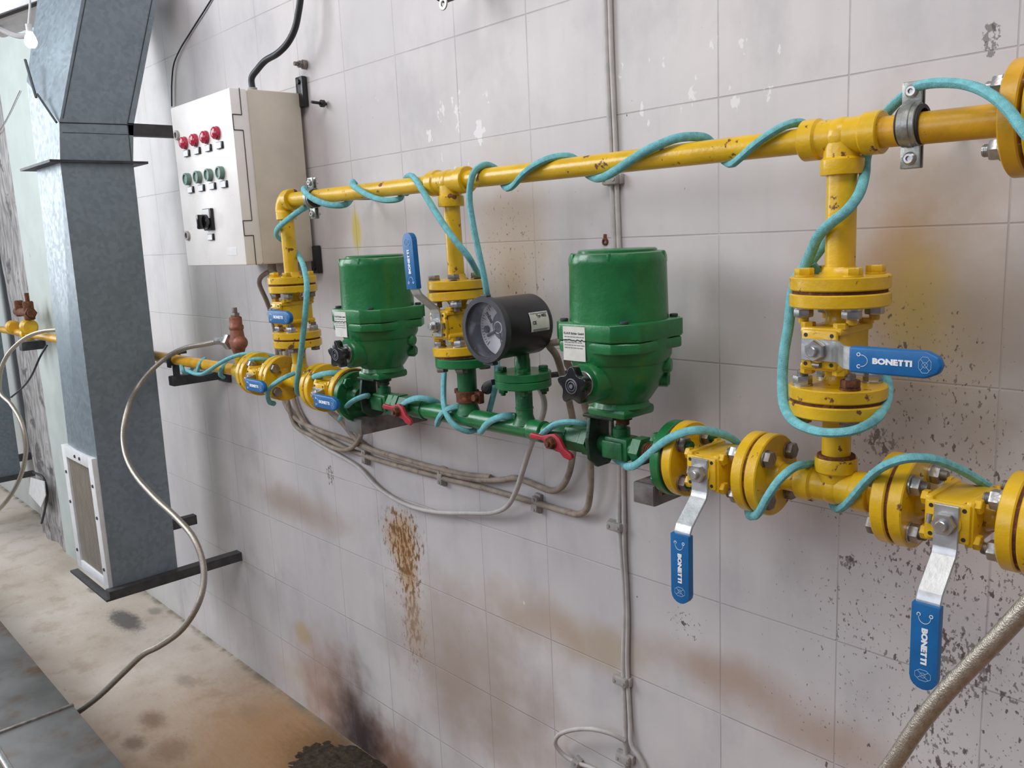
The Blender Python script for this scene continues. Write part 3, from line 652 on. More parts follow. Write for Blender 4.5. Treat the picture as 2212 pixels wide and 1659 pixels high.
# -------------------------------------------------- actuators
def actuator(xc, label, sticker_text, gland=True):
    ac = thing('valve_actuator', (xc, YP, -.277), label, 'actuator', 'green electric actuators on the lower line')
    c = V((xc, YP, 0))
    b = B(); b.lathe([(.0735, -.136), (.0718, -.050), (.0724, -.048), (.0722, -.040), (.0700, -.034), (.066, -.0325), (0, -.0325)], c, Z, 56)
    b.lathe([(.058, -.034), (.058, -.0295), (.056, -.028), (0, -.028)], c, Z, 40)
    for a in (205, 245, 300, 20, 120):
        q = radians(a); b.box(c + V((.0695 * cos(q), .0695 * sin(q), -.0385)), (.006, .006, .013), .002, M4.Rotation(q, 3, 'Z'))
    b.build('cover', 'green', ac)
    b = B()
    def octo(f, g): 
        q = g * 1.41421 - f
        return [(f, -q), (f, q), (q, f), (-q, f), (-f, q), (-f, -q), (-q, -f), (q, -f)]
    b.prism(octo(.0790, .0905), c, X, Y, -.1570, -.1310, .0022); b.prism(octo(.0780, .0895), c, X, Y, -.1740, -.1576, .0030)
    b.lathe([(.0735, -.192), (.0775, -.184), (.0785, -.170), (.0785, -.150)], c, Z, 56)
    for a in (225, 45):
        q = radians(a); r = M4.Rotation(q, 3, 'Z'); b.box(c + r @ V((.0905, -.012, -.144)), (.004, .003, .024), .001, r); b.box(c + r @ V((.0905, .012, -.144)), (.004, .003, .024), .001, r)
    b.lathe([(0, -.266), (.040, -.266), (.040, -.256), (.046, -.250), (.057, -.234), (.0665, -.213), (.0715, -.196), (.0725, -.182)], c, Z, 56)
    b.lathe([(.030, 0), (.030, .048), (.027, .052), (0, .052)], c + V((0, -.030, -.217)), -Y, 32)       # handwheel boss
    b.cyl(c + V((.02, .01, -.200)), c + V((.070, .034, -.200)), .012, seg=20, ch=.003); b.cyl(c + V((.02, .02, -.222)), c + V((.058, .046, -.224)), .012, seg=20, ch=.004)
    b.build('housing', 'green', ac)
    b = B(); b.box(c + V((0, 0, -.2685)), (.074, .074, .016), .006); b.lathe([(.044, -.262), (.041, -.252)], c, Z, 40); b.build('base_flange', 'green', ac)
    for a in (45, 225, 315, 135):
        q = radians(a); p = c + V((.0815 * cos(q), .0815 * sin(q), -.1312)); b = B(); b.cyl(p, p + V((0, 0, .0045)), .0062, seg=16, ch=.001); b.build('cover_screw', 'darksteel', ac)
    # five-lobed handwheel facing out from the wall
    hb = c + V((0, -.082, -.217)); b = B()
    b.cyl(hb, hb + V((0, -.016, 0)), .012, seg=20)
    poly = []
    for i in range(60):
        th_ = 2 * pi * i / 60 + radians(8); q = .5 + .5 * cos(5 * (th_ - pi / 2)); r = .0190 + .0095 * q ** 1.2; poly.append((r * cos(th_), r * sin(th_)))
    b.prism(poly, hb + V((0, -.012, 0)), X, Z, 0, .014, .0048, 3)
    ko = b.build('handwheel', 'bakelite', ac, 50)
    b = B(); b.ring(hb + V((0, -.0255, 0)), hb + V((0, -.0272, 0)), .0115, .0095); b.ring(hb + V((0, -.0255, 0)), hb + V((0, -.0268, 0)), .0075, .006); b.cyl(hb + V((0, -.0250, 0)), hb + V((0, -.0275, 0)), .0032, seg=12); b.build('hub_cap', 'dialgrey', ko)
    b = B(); b.ring(hb + V((0, .012, 0)), hb + V((0, -.002, 0)), .0185, .012); b.build('shaft_collar', 'steel', ac)
    # sticker
    sy = YP - .0794; b = B(); x0 = xc - .040
    b.box((x0 + .0215, sy, -.1605), (.043, .0006, .050), 0); so = b.build('sticker', 'label', ac)
    tx = B(); tx.text(sticker_text, (x0 + .0215, sy - .0004, -.1455), X, Z, .0044, .0001, .00012, 1.0)
    tx.build('lettering', 'ink', so)
    tx = B()
    random.seed(int(xc * -100))
    for zz in (-.1505, -.1585, -.1625, -.1665):
        xx = x0 + .003
        while xx < x0 + .038:
            w = random.uniform(.002, .007); tx.box((xx + w / 2, sy - .0004, zz), (w, .0003, .0014)); xx += w + .0012
    tx.build('printed_lines', 'greyink', so)
    b = B(); pts = [(x0 - .0002 + .0436 * i / 14, -.1545 + (mnoise.noise(V((i * 1.7, xc, 3)))) * .0022) for i in range(15)]
    b.prism(pts + [(p[0], p[1] - .0014 - .0012 * abs(mnoise.noise(V((i * 2.3, 5, 1))))) for i, p in list(enumerate(pts))[::-1]], (0, sy - .0006, 0), X, Z, -.0002, .0002); b.build('tear', 'darkgreen', so)
    if gland:
        b = B(); p = c + V((-.060, .030, -.170)); d = V((-.92, -.2, .12)).normalized()
        hexnut(b, p + d * .010, d, .028, .010); hexnut(b, p + d * .020, d, .024, .008); b.cyl(p, p + d * .034, .010); b.build('cable_gland', 'blackplastic', ac)
    return ac
actuator(XA, 'green electric actuator with torn white sticker, right of the pressure gauge', 'KLAUS Eichler GmbH')
actuator(XB, 'green electric actuator with torn white sticker, left of the upright blue lever', 'KLAUS Eichler GmbH', False)

# -------------------------------------------------- pressure gauge
pg = thing('pressure_gauge', (XS, YP, -.242), 'black round pressure gauge with dusty dial on a green flanged stub', 'gauge')
GC = V((XS, -.232, -.150)); RG = .0515
b = B(); t_ = [(0, -.004), (.044, -.004), (RG - .004, -.002), (RG - .001, .003), (RG - .001, .104)]
b.lathe(t_ + [(RG - .0055, .104), (RG - .0055, .076), (0, .076)], GC + V((0, .104, 0)), -Y, 56, False); b.build('case', 'blackplastic', pg)
b = B(); b.lathe([(RG - .0058, .0), (RG - .0058, .031)], GC + V((0, .0278, 0)), -Y, 56, False); bo = b.build('case_lining', 'caseinner', pg)
b = B(); b.ring(GC + V((0, .006, 0)), GC + V((0, -.006, 0)), RG + .0025, RG - .0062, 56); b.box(GC + V((0, .002, RG + .003)), (.016, .010, .004), .001); b.box(GC + V((.004, .002, -RG - .003)), (.024, .012, .005), .001); b.build('bezel', 'bezel', pg)
yd = GC.y + .027; b = B(); b.cyl((GC.x, yd + .002, GC.z), (GC.x, yd, GC.z), RG - .0064, seg=56); do = b.build('dial', 'dial', pg)
b = B(); b.cyl((GC.x + .010, yd, GC.z + .004), (GC.x + .010, yd - .001, GC.z + .004), .0235, seg=40); b.build('dial_disc', 'dialgrey', do)
b = B()
for i in range(41):
    q = radians(225 - 270 * i / 40); r0 = RG - .0185 + (0 if i % 5 == 0 else .004); r1 = RG - .0105
    p0 = V((GC.x + r0 * cos(q), yd - .0006, GC.z + r0 * sin(q))); p1 = V((GC.x + r1 * cos(q), yd - .0006, GC.z + r1 * sin(q)))
    b.tube([p0, p1], .00045 if i % 5 else .0007, 5, smooth=False)
b.build('scale_marks', 'greyink', do)
b = B(); b.text('mbar', (GC.x - .020, yd - .0007, GC.z + .016), V((.6, 0, -.8)), V((.8, 0, .6)), .011, .0002, .0003); b.build('dial_lettering', 'ink', do)
b = B(); b.ring((GC.x + .001, yd - .001, GC.z + .001), (GC.x + .001, yd - .003, GC.z + .001), .0105, .0088, 32); b.build('pointer_ring', 'dial', pg)
b = B(); b.cyl((GC.x + .001, yd - .001, GC.z + .001), (GC.x + .001, yd - .0025, GC.z + .001), .0086, seg=28); b.tube([(GC.x + .004, yd - .003, GC.z - .006), (GC.x + .010, yd - .003, GC.z - .034)], .0011, 6, smooth=False)
b.tube([(GC.x - .004, yd - .002, GC.z - .004), (GC.x - .026, yd - .002, GC.z - .014)], .0022, 6, smooth=False); b.cyl((GC.x - .027, yd - .001, GC.z - .003), (GC.x - .027, yd - .004, GC.z - .003), .006, seg=20); b.build('pointer', 'dialgrey', pg)
b = B(); b.cyl(GC + V((0, .0005, 0)), GC + V((0, -.0010, 0)), RG - .0070, seg=56); b.build('glass_pane', 'glass', pg)
b = B(); b.lathe([(.0135, 0), (.0135, .022), (.0125, .024), (.0125, .046)], (XS, YP, -.230), Z, 24); b.build('gauge_stem', 'green', pg)
b = B(); b.lathe([(.0470, 0), (.048, .001), (.048, .0120), (.047, .013)], (XS, YP, -.2415), Z, 48); b.build('flange', 'green', pg)
for i in range(4):
    a = pi / 4 + i * pi / 2; add_bolt(pg, (XS + .035 * cos(a), YP + .035 * sin(a), -.228), -Z, .0275, .72, ('green2', 'green2'))
# sticker on the case side, wrapped round the cylinder
b = B(); vs_ = []; n_ = 8; a0, a1 = radians(28), radians(-8)
for i in range(n_ + 1):
    a = a0 + (a1 - a0) * i / n_
    for yy in (.052, .094): vs_.append((GC.x + (RG - .0003) * cos(a), GC.y + yy, GC.z + (RG - .0003) * sin(a)))
b.quads(vs_, [(2 * i, 2 * i + 1, 2 * i + 3, 2 * i + 2) for i in range(n_)]); so = b.build('sticker', 'label', pg)
def cyltext(body, ang, yy, size, mat, bold=.0002):
    a = radians(ang); b = B(); p = V((GC.x + (RG + .0001) * cos(a), GC.y + yy, GC.z + (RG + .0001) * sin(a)))
    b.text(body, p, Y, V((-sin(a), 0, cos(a))), size, .0001, bold); b.build('lettering', mat, so)
cyltext('Typ M52', 20, .078, .0062, 'ink'); cyltext('CE', 8, .060, .0072, 'ink')
b = B()
for ang, y0, y1 in ((25, .055, .092), (-4, .056, .092), (-6, .056, .088)):
    a = radians(ang); b.box((GC.x + (RG - .0002) * cos(a), GC.y + (y0 + y1) / 2, GC.z + (RG - .0002) * sin(a)), (.0007, y1 - y0, .0010))
b.build('printed_lines', 'greyink', so)

# -------------------------------------------------- pipe clamps on the header pipe
def header_clamp(x, r, label, mat, rub, d=1.0):
    cl = thing('pipe_clamp', (x, YP, ZUP - r - .03), label, 'clamp', 'split pipe clamps on the upper yellow pipe'); z = ZUP
    b = B(); b.ring((x - .0095, YP, z), (x + .0095, YP, z), r + .0062, r + .002, 40); b.ring((x - .004, YP, z), (x + .004, YP, z), r + .0072, r + .002, 40)
    b.build('clamp_band', mat, cl)
    b = B(); b.ring((x - .0125, YP, z), (x + .0125, YP, z), r + .0042, r - .0004, 40); b.build('rubber_liner', rub, cl)
    for s_ in (1, -1):
        zc = z + s_ * (r + .0165)
        for yo in (-.004, .004): b = B(); b.box((x, YP + yo, zc), (.021, .0028, .024), .001); b.build('clamp_ear', mat, cl)
    for s_ in (1, -1):
        zc = z + s_ * (r + .018); b = B(); b.ring((x, YP - .0054, zc), (x, YP - .0072, zc), .0072, .0055, 20); b.lathe([(.0066, 0), (.0066, .003), (.005, .0045), (.0028, .0045), (.0026, .002), (0, .002)], (x, YP - .0055, zc), -Y, 18); b.cyl((x, YP - .002, zc), (x, YP + .014, zc), .0028, seg=10); b.build('screw', 'steel', cl)
    b = B(); b.cyl((x, YP + r + .004, z), (x, .004, z), .0048, seg=14); hexnut(b, (x, YP + r + .006, z), Y, .013, .008); b.build('wall_rod', 'dullsteel', cl)
header_clamp(-.398, .0172, 'galvanised pipe clamp on the upper pipe right of the right tee', 'clampsteel', 'rubber')
header_clamp(-1.665, .0152, 'dark pipe clamp on the upper pipe near its left elbow, cord over it', 'clampsteel', 'rubber')

# -------------------------------------------------- square tube brackets
def tube_bracket(x, z, w, h, y0, label, mat, post=None, capmat='greysteel'):
    br = thing('wall_bracket', (x, -.09, z - h), label, 'bracket', 'square tube brackets carrying the lower line')
    b = B(); b.span((x - w, y0, z - h), (x, .004, z), .0025); b.build('tube_arm', mat, br)
    b = B(); b.span((x - w + .0015, y0 - .0012, z - h + .0015), (x - .0015, y0 + .004, z - .0015), .0008); b.build('end_cap', capmat, br)
    if post: post(br)
    return br
def post1(br):
    b = B(); b.box((-.735, YP, -.372), (.006, .030, .022), .001); b.box((-.731, YP - .01, -.358), (.006, .020, .05), .001); b.build('weld_tab', 'rust', br)
tube_bracket(-.744, -.372, .040, .033, -.172, 'grey square tube bracket under the green flange at right', 'greysteel', post1)
tube_bracket(-1.515, -.372, .068, .034, -.172, 'grey square tube bracket below the left red wing handle', 'greysteel', capmat='galvtop')
def post2(br):
    b = B(); b.ring((-2.552, YP, -.323), (-2.532, YP, -.323), .0205, .0160, 28); b.box((-2.542, YP - .019, -.334), (.022, .006, .022), .001); b.box((-2.542, YP, -.358), (.026, .012, .045), .001)
    b.box((-2.542, YP + .02, -.304), (.018, .03, .008), .001); b.build('saddle_clamp', 'darksteel', br)
    b = B(); b.box((-2.545, -.006, -.388), (.075, .012, .05), .003); b.build('wall_plate', 'darksteel', br)
tube_bracket(-2.530, -.372, .034, .030, -.172, 'dark square tube bracket with pipe saddle right of the duct', 'darksteel', post2, 'darksteel')
b = B(); b.span((-4.22, -.185, -.405), (-4.17, -.085, -.368), .002); tag(b.build('wall_bracket', 'darksteel'), 'dark tube bracket under the yellow pipe left of the duct', 'bracket', 'square tube brackets carrying the lower line')

# -------------------------------------------------- control box
bx0, bx1, by, bz0, bz1 = -2.277, -1.930, -.195, -.044, .364
cb = thing('control_box', ((bx0 + bx1) / 2, -.1, bz0), 'cream wall control box with red and green push buttons and black switch', 'control box')
b = B(); b.span((bx0, -.150, bz0), (bx1, -.012, bz1), .004); b.build('enclosure', 'box', cb)
b = B(); b.span((bx0 + .0005, by, bz0 + .0005), (bx1 - .0005, -.152, bz1 - .0005), .004); b.span((bx0 + .004, -.154, bz0 + .004), (bx1 - .004, -.146, bz1 - .004)); door = b.build('lid', 'boxdoor', cb)
b = B()      # hinge straps on the right side, outlined by their joints
def seam(b, pts):
    for p, q in zip(pts, pts[1:]):
        b.tube([V((bx1 + .0001, p[0], p[1])), V((bx1 + .0001, q[0], q[1]))], .0011, 6, smooth=False)
seam(b, [(-.170, bz1), (-.170, bz1 - .060), (-.193, bz1 - .060), (-.193, bz1 - .095), (-.170, bz1 - .095), (-.170, bz0 + .105), (-.193, bz0 + .105), (-.193, bz0 + .070), (-.170, bz0 + .070), (-.170, bz0)])
b.build('lid_joint', 'ink', cb)
for i in range(4):
    x, z = -2.203 + i * .0635, .268 + (.003 if i == 3 else 0)
    b = B(); b.lathe([(.0160, 0), (.0160, .004), (.0150, .005), (.0145, .010), (.011, .0135), (.005, .015), (0, .0152)], (x, by, z), -Y, 28); b.build('indicator_lamp', 'redlens', door)
    x, z = -2.205 + i * .0650, .178
    b = B(); b.lathe([(.0155, 0), (.0155, .010), (.0145, .012), (.0115, .012), (.0110, .009), (0, .009)], (x, by, z), -Y, 28); b.build('push_button', 'greenbutton', door)
def legend(x, z):
    b = B(); b.box((x, by - .002, z), (.0310, .0055, .0165), .001); o = b.build('legend_holder', 'blackplastic', door)
    b = B(); b.box((x - .0018, by - .0049, z), (.0262, .0008, .0138)); b.build('legend_plate', 'white', o)
for i in range(4): legend(-2.196 + i * .0645, .2415); legend(-2.195 + i * .0650, .1505)
legend(-2.105, .028)
b = B(); b.box((-2.105, by - .004, .0715), (.048, .009, .054), .002); so = b.build('switch_plate', 'blackplastic', door)
b = B(); b.box((-2.107, by - .0095, .0855), (.043, .0025, .022), .0005); b.build('switch_legend', 'whiteframe', so)
b = B(); b.cyl((-2.105, by - .008, .066), (-2.105, by - .020, .066), .0185, seg=28, ch=.002); b.box((-2.105, by - .026, .066), (.012, .018, .036), .004); b.build('switch_knob', 'bakelite', so)
for x, z in ((-2.247, .292), (-2.250, .036)):
    b = B(); b.ring((x, by + .001, z), (x, by - .006, z), .0125, .0075, 24); o = b.build('lid_lock', 'clip', door)
    b = B(); b.cyl((x, by + .001, z), (x, by - .004, z), .0078, seg=18); b.build('lock_core', 'rubber', o)
b = B(); b.box((-2.000, by - .0003, -.010), (.052, .0006, .018)); b.build('maker_plate', 'whiteframe', door)
for z0, z1 in ((.330, .402), (-.075, -.005)):
    b = B(); b.span((bx1 - .012, -.016, z0), (bx1 + .020, -.001, z1), .003); b.cyl((bx1 + .006, -.014, z1 - .013 if z0 > 0 else z0 + .013), (bx1 + .006, -.021, z1 - .013 if z0 > 0 else z0 + .013), .006, seg=14); b.build('mounting_foot', 'blackplastic', cb)
b = B(); b.lathe([(.016, 0), (.016, .008), (.011, .012), (.011, .018)], (-2.01, -.095, bz1), Z, 20); b.build('top_gland', 'clip', cb)
b = B()
for x in (-2.03, -1.985): b.lathe([(.013, 0), (.013, .018), (.009, .022)], (x, -.075, bz0), -Z, 16)
b.build('bottom_gland', 'clip', cb)

# -------------------------------------------------- ducts
dx = -2.600
dt = thing('sheet_metal_duct', (dx - .14, -.29, -1.006), 'tall galvanised sheet duct with grille on brackets left of the control box', 'duct')
zb, zs, zk = -1.003, .255, .358
fr = lambda x, y, z: V((x, y, z))
# lower shaft, front face with raised cross-break folds
xl0, xl1 = -2.899, -2.831
P0 = [fr(dx, -.394, zb), fr(dx, -.200, zb), fr(xl0, -.200, zb), fr(xl0, -.394, zb)]
P1 = [fr(dx, -.383, zs), fr(dx, -.187, zs), fr(xl1, -.187, zs), fr(xl1, -.383, zs)]
ctr = (P0[0] + P0[3] + P1[0] + P1[3]) / 4 + V((.02, -.010, .0))
b = B(); b.quads(P0 + P1 + [ctr], [(0, 1, 5, 4), (1, 2, 6, 5), (2, 3, 7, 6), (0, 3, 8), (3, 7, 8), (7, 4, 8), (4, 0, 8), (3, 2, 1, 0)])
b.build('lower_shaft', 'galv', dt, 3)
b = B(); P2 = [fr(dx, -.372, zk), fr(dx, -.174, zk), fr(-2.826, -.174, .50), fr(-2.826, -.379, .50)]
b.quads(P1 + P2, [(0, 1, 5, 4), (1, 2, 6, 5), (2, 3, 7, 6), (3, 0, 4, 7)]); b.build('bend_section', 'galv', dt, 3)
b = B(); P3 = [fr(dx, -.249, .770), fr(dx, -.046, .770), fr(-2.908, -.046, .828), fr(-2.908, -.278, .828)]
b.quads(P2 + P3, [(0, 1, 5, 4), (1, 2, 6, 5), (2, 3, 7, 6), (3, 0, 4, 7), (4, 5, 6, 7)]); b.build('upper_shaft', 'galv', dt, 3)
# seams: ledge flange, folded edges
b = B(); b.span((xl1 - .055, -.414, zs - .004), (dx + .016, -.150, zs + .003)); b.build('joint_flange', 'darksteel', dt)
for p, q, w in ((fr(dx + .001, -.361, zk + .012), fr(dx + .001, -.238, .770), .0012), (fr(dx + .001, -.192, zk), fr(dx + .001, -.062, .770), .0013), (fr(dx + .001, -.372, zk), fr(dx + .001, -.174, zk + .004), .0014), (fr(dx + .001, -.192, zs), fr(dx + .001, -.190, zk), .0012), (fr(dx + .001, -.367, zk - .026), fr(dx + .001, -.186, zk - .024), .0006)):
    b = B(); b.tube([p, q], w, 4, smooth=False); b.build('folded_seam', 'darksteel', dt)
b = B(); b.tube([fr(dx, -.379, zk), fr(-2.696, -.391, .445)], .0038, 4, smooth=False); b.build('bend_lip', 'darksteel', dt)
b = B(); b.tube([fr(-2.711, -.391, .438), fr(-2.766, -.391, .549)], .0038, 4, smooth=False); b.build('bend_lip', 'darksteel', dt)
# inlet grille
gx0, gx1, gz0, gz1 = -2.897, -2.602, zb + .012, -.587
yy = -.400; b = B()
for a_, c_ in (((gx0, gz0), (gx0 + .040, gz1)), ((gx1 - .040, gz0), (gx1, gz1)), ((gx0 + .040, gz1 - .034), (gx1 - .040, gz1)), ((gx0 + .040, gz0), (gx1 - .040, gz0 + .029))): b.span((a_[0], yy - .006, a_[1]), (c_[0], yy + .012, c_[1]), .001)
go = b.build('grille_frame', 'whiteframe', dt)
b = B(); b.span((gx0 + .03, yy + .002, gz0 + .02), (gx1 - .03, yy + .008, gz1 - .025))
for i in range(26): x = gx0 + .044 + i * (gx1 - gx0 - .088) / 25; b.cyl((x, yy + .001, gz0 + .028), (x, yy + .001, gz1 - .033), .0016, seg=6)
b.build('grille_mesh', 'mesh', dt)
for x, z in [(gx0 + .02, z) for z in (gz0 + .06, -.77, gz1 - .085)] + [(gx1 - .02, z) for z in (gz0 + .06, -.77, gz1 - .085)] + [(gx0 + .135, gz1 - .017), (gx1 - .115, gz1 - .017)]:
    b = B(); b.cyl((x, yy - .005, z), (x, yy - .009, z), .005, seg=10); b.build('grille_screw', 'ink', go)
# carrying angles
b = B(); b.span((dx - .005, -.415, zb - .010), (dx + .030, .002, zb + .018)); b.build('base_angle', 'bracketdark', dt)
b = B(); b.span((xl0 - .02, -.426, zb - .010), (dx + .03, -.402, zb - .004)); b.build('base_angle', 'bracketdark', dt)
b = B(); b.span((dx - .03, -.190, .332), (dx - .0, .002, .366)); b.build('wall_tie', 'bracketdark', dt)
b = B(); b.span((dx - .03, -.205, -.862), (dx - .004, -.120, -.833)); b.build('wall_tie', 'bracketdark', dt)

d2 = thing('sheet_metal_duct', (-5.1, -.2, -1.06), 'dark galvanised duct at the far left edge beyond the broken plaster', 'duct')
q = (-5.0000,-0.0870,-1.1119); q2 = (-5.0000,-0.0548,-0.1338)
b = B(); yb = q[1]
b.quads([fr(-5.0, yb, -1.13), fr(-5.0, yb - .30, -1.13), fr(-5.3, yb - .30, -1.13), fr(-5.3, yb, -1.13), fr(-5.0, yb + .01, .6), fr(-5.0, yb - .29, .6), fr(-5.3, yb - .29, .6), fr(-5.3, yb + .01, .6)], [(0, 1, 5, 4), (1, 2, 6, 5), (2, 3, 7, 6), (3, 0, 4, 7), (0, 1, 2, 3), (4, 5, 6, 7)]); b.build('lower_shaft', 'galv', d2, 3)
b = B(); b.span((-5.02, yb - .33, -1.15), (-4.97, yb + .06, -1.128)); b.span((-5.03, yb, -1.065), (-5.0, -.0005, -1.03)); b.build('base_angle', 'bracketdark', d2)

# -------------------------------------------------- trunking box on the floor in the foreground
ft = thing('floor_duct', (-1.5, -.70, FZ), 'low weathered sheet metal trunk on the floor at the lower left corner', 'trunking')
ty0, ty1, tz = -.800, -.618, -1.150
b = B(); b.span((-4.2, ty0, FZ), (-2.290, ty1, tz), .003); b.build('duct_section', 'galvtop', ft)
b = B(); b.span((-2.288, ty0 - .003, FZ), (-.6, ty1 + .002, tz + .003), .003); b.build('duct_section', 'galvtop', ft)
b = B(); b.span((-2.294, ty0 - .004, tz - .01), (-2.284, ty1 + .003, tz + .008), .002); b.build('joint_strip', 'dullsteel', ft)
b = B(); b.span((-4.2, ty0 - .012, tz - .006), (-.6, ty0 + .001, tz + .006), .002); b.build('edge_lip', 'steel', ft)

# -------------------------------------------------- steel hoses
hs = thing('steel_hose', (-2.3, -.3, FZ), 'braided steel hose looping from the brass relief valve down to the floor', 'hose')
hp = [(-2.160, YP, -.245), (-2.205, YP, -.247), (-2.2982,-0.1650,-0.2608), (-2.4049,-0.1750,-0.2769), (-2.5118,-0.1900,-0.3096), (-2.5502,-0.2200,-0.3430), (-2.5746,-0.2600,-0.3921), (-2.5278,-0.3100,-0.4408), (-2.4961,-0.3400,-0.4925), (-2.4147,-0.3700,-0.5413), (-2.3001,-0.3900,-0.5786), (-2.1380,-0.4000,-0.6116), (-1.9996,-0.4000,-0.6384), (-1.9132,-0.4000,-0.6681), (-1.8793,-0.4000,-0.7164), (-1.8623,-0.4100,-0.7597), (-1.8576,-0.4300,-0.8025), (-1.8874,-0.4600,-0.8603), (-1.9662,-0.4900,-0.9195), (-2.0260,-0.5100,-0.9538), (-2.1008,-0.5350,-1.0157), (-2.2162,-0.5700,-1.1115), (-2.3754,-0.5980,-1.2187), (-2.5716,-0.6060,-1.3395)]
b = B(); b.tube(hp, .0074, 14, 5); b.build('hose_braid', 'hose', hs)
b = B(); b.cyl((-2.160, YP, -.245), (-2.195, YP, -.2465), .0115, seg=18); b.cyl((-2.19, YP, -.2463), (-2.235, YP, -.249), .0095, seg=18); b.build('hose_ferrule', 'steel', hs)
b = B(); b.tube([(-0.2244,-0.6200,-0.3893), (-0.2157,-0.6200,-0.3679), (-0.2057,-0.6200,-0.3464), (-0.1922,-0.6200,-0.3164), (-0.1780,-0.6200,-0.2893), (-0.1609,-0.6200,-0.2609), (-0.1449,-0.6200,-0.2343), (-0.1278,-0.6200,-0.2041), (-0.1141,-0.6200,-0.1760)], .0056, 18, 6)
tag(b.build('steel_hose', 'hose'), 'thick braided steel hose crossing the lower right corner in the foreground', 'hose')
b = B(); b.tube([(-3.7454,-0.1400,-0.2939), (-3.8446,-0.1800,-0.3020), (-3.9398,-0.2200,-0.3294), (-4.0176,-0.2700,-0.3903), (-4.0661,-0.3000,-0.4646), (-4.0909,-0.3100,-0.5548), (-3.9305,-0.3100,-0.5945), (-3.8047,-0.3100,-0.6521), (-3.7811,-0.3100,-0.7366), (-3.8162,-0.3200,-0.8267), (-3.9009,-0.3400,-0.9256), (-3.9998,-0.3700,-1.0119), (-4.2324,-0.4000,-1.1262)], .0085, 10, 5)
tag(b.build('steel_hose', 'hose'), 'grey hose hanging in an arc at the far left edge', 'hose')

# -------------------------------------------------- turquoise cords
def cord(name, label, *runs, r=.0064):
    b = B()
    for pts in runs: b.tube(pts, r, 10, 6, flat=.82)
    return tag(b.build(name, 'turq'), label, 'cord', 'turquoise braided cords wound along the pipes')
cord('turquoise_cord', 'turquoise cord arching over the right clamp and looping below the right valve',
     [(-0.2434,-0.2450,0.0458), (-0.2654,-0.2350,0.0716), (-0.2817,-0.2250,0.0919), (-0.3033,-0.2100,0.1106), (-0.3317,-0.1900,0.1255), (-0.3652,-0.1720,0.1343), (-0.3910,-0.1600,0.1360), (-0.4141,-0.1450,0.1289), (-0.4389,-0.1280,0.1159), (-0.4551,-0.1200,0.0952), (-0.4616,-0.1260,0.0721), (-0.4532,-0.1480,0.0500), (-0.4494,-0.1700,0.0264), (-0.4559,-0.1860,0.0085), (-0.4752,-0.1830,-0.0042), (-0.4959,-0.1720,-0.0187), (-0.5123,-0.1580,-0.0380), (-0.5247,-0.1500,-0.0551), (-0.5345,-0.1520,-0.0692), (-0.5377,-0.1580,-0.0974), (-0.5366,-0.1650,-0.1255), (-0.5370,-0.1750,-0.1591), (-0.5363,-0.1800,-0.1934), (-0.5285,-0.1900,-0.2202), (-0.5095,-0.2050,-0.2355), (-0.4794,-0.2220,-0.2402), (-0.4498,-0.2300,-0.2395), (-0.4265,-0.2220,-0.2356), (-0.4155,-0.2000,-0.2292), (-0.4201,-0.1600,-0.2229), (-0.4292,-0.1250,-0.2086), (-0.4399,-0.1080,-0.1924), (-0.4572,-0.0980,-0.1809)],
     [(-0.5055,-0.1280,-0.0144), (-0.5105,-0.1340,-0.0336), (-0.5226,-0.1380,-0.0519), (-0.5338,-0.1280,-0.0650)],
     [(-0.5215,-0.1400,-0.0518), (-0.5178,-0.1280,-0.0650)])
cord('turquoise_cord', 'turquoise cord spiralling along the upper pipe between the middle and right tees',
     [(-0.5355,-0.1260,0.0985), (-0.5344,-0.1400,0.1152), (-0.5418,-0.1650,0.1137), (-0.5581,-0.1770,0.1043), (-0.5782,-0.1790,0.0929), (-0.6006,-0.1720,0.0814), (-0.6247,-0.1550,0.0766), (-0.6571,-0.1320,0.0908), (-0.6740,-0.1280,0.1088), (-0.6769,-0.1420,0.1151), (-0.6961,-0.1650,0.1163), (-0.7228,-0.1750,0.1098), (-0.7561,-0.1780,0.0991), (-0.7910,-0.1760,0.0854), (-0.8238,-0.1680,0.0767), (-0.8618,-0.1500,0.0765), (-0.8978,-0.1330,0.0899), (-0.9133,-0.1300,0.1065), (-0.9164,-0.1430,0.1134), (-0.9336,-0.1630,0.1131), (-0.9563,-0.1760,0.1052), (-0.9860,-0.1780,0.0923), (-1.0144,-0.1700,0.0788), (-1.0515,-0.1520,0.0756), (-1.0837,-0.1330,0.0886), (-1.0974,-0.1300,0.1065), (-1.0988,-0.1420,0.1141), (-1.0983,-0.1600,0.1160), (-1.1030,-0.1750,0.1078), (-1.1093,-0.1810,0.0902), (-1.1141,-0.1820,0.0616), (-1.1113,-0.1800,0.0232), (-1.1053,-0.1760,-0.0236), (-1.0999,-0.1720,-0.0628), (-1.1010,-0.1650,-0.0989), (-1.1431,-0.1200,-0.1490), (-1.1484,-0.1080,-0.2097), (-1.1372,-0.1180,-0.2416), (-1.1316,-0.1280,-0.2652), (-1.1500,-0.1240,-0.3003), (-1.1678,-0.1180,-0.3270), (-1.1857,-0.1120,-0.3526)])
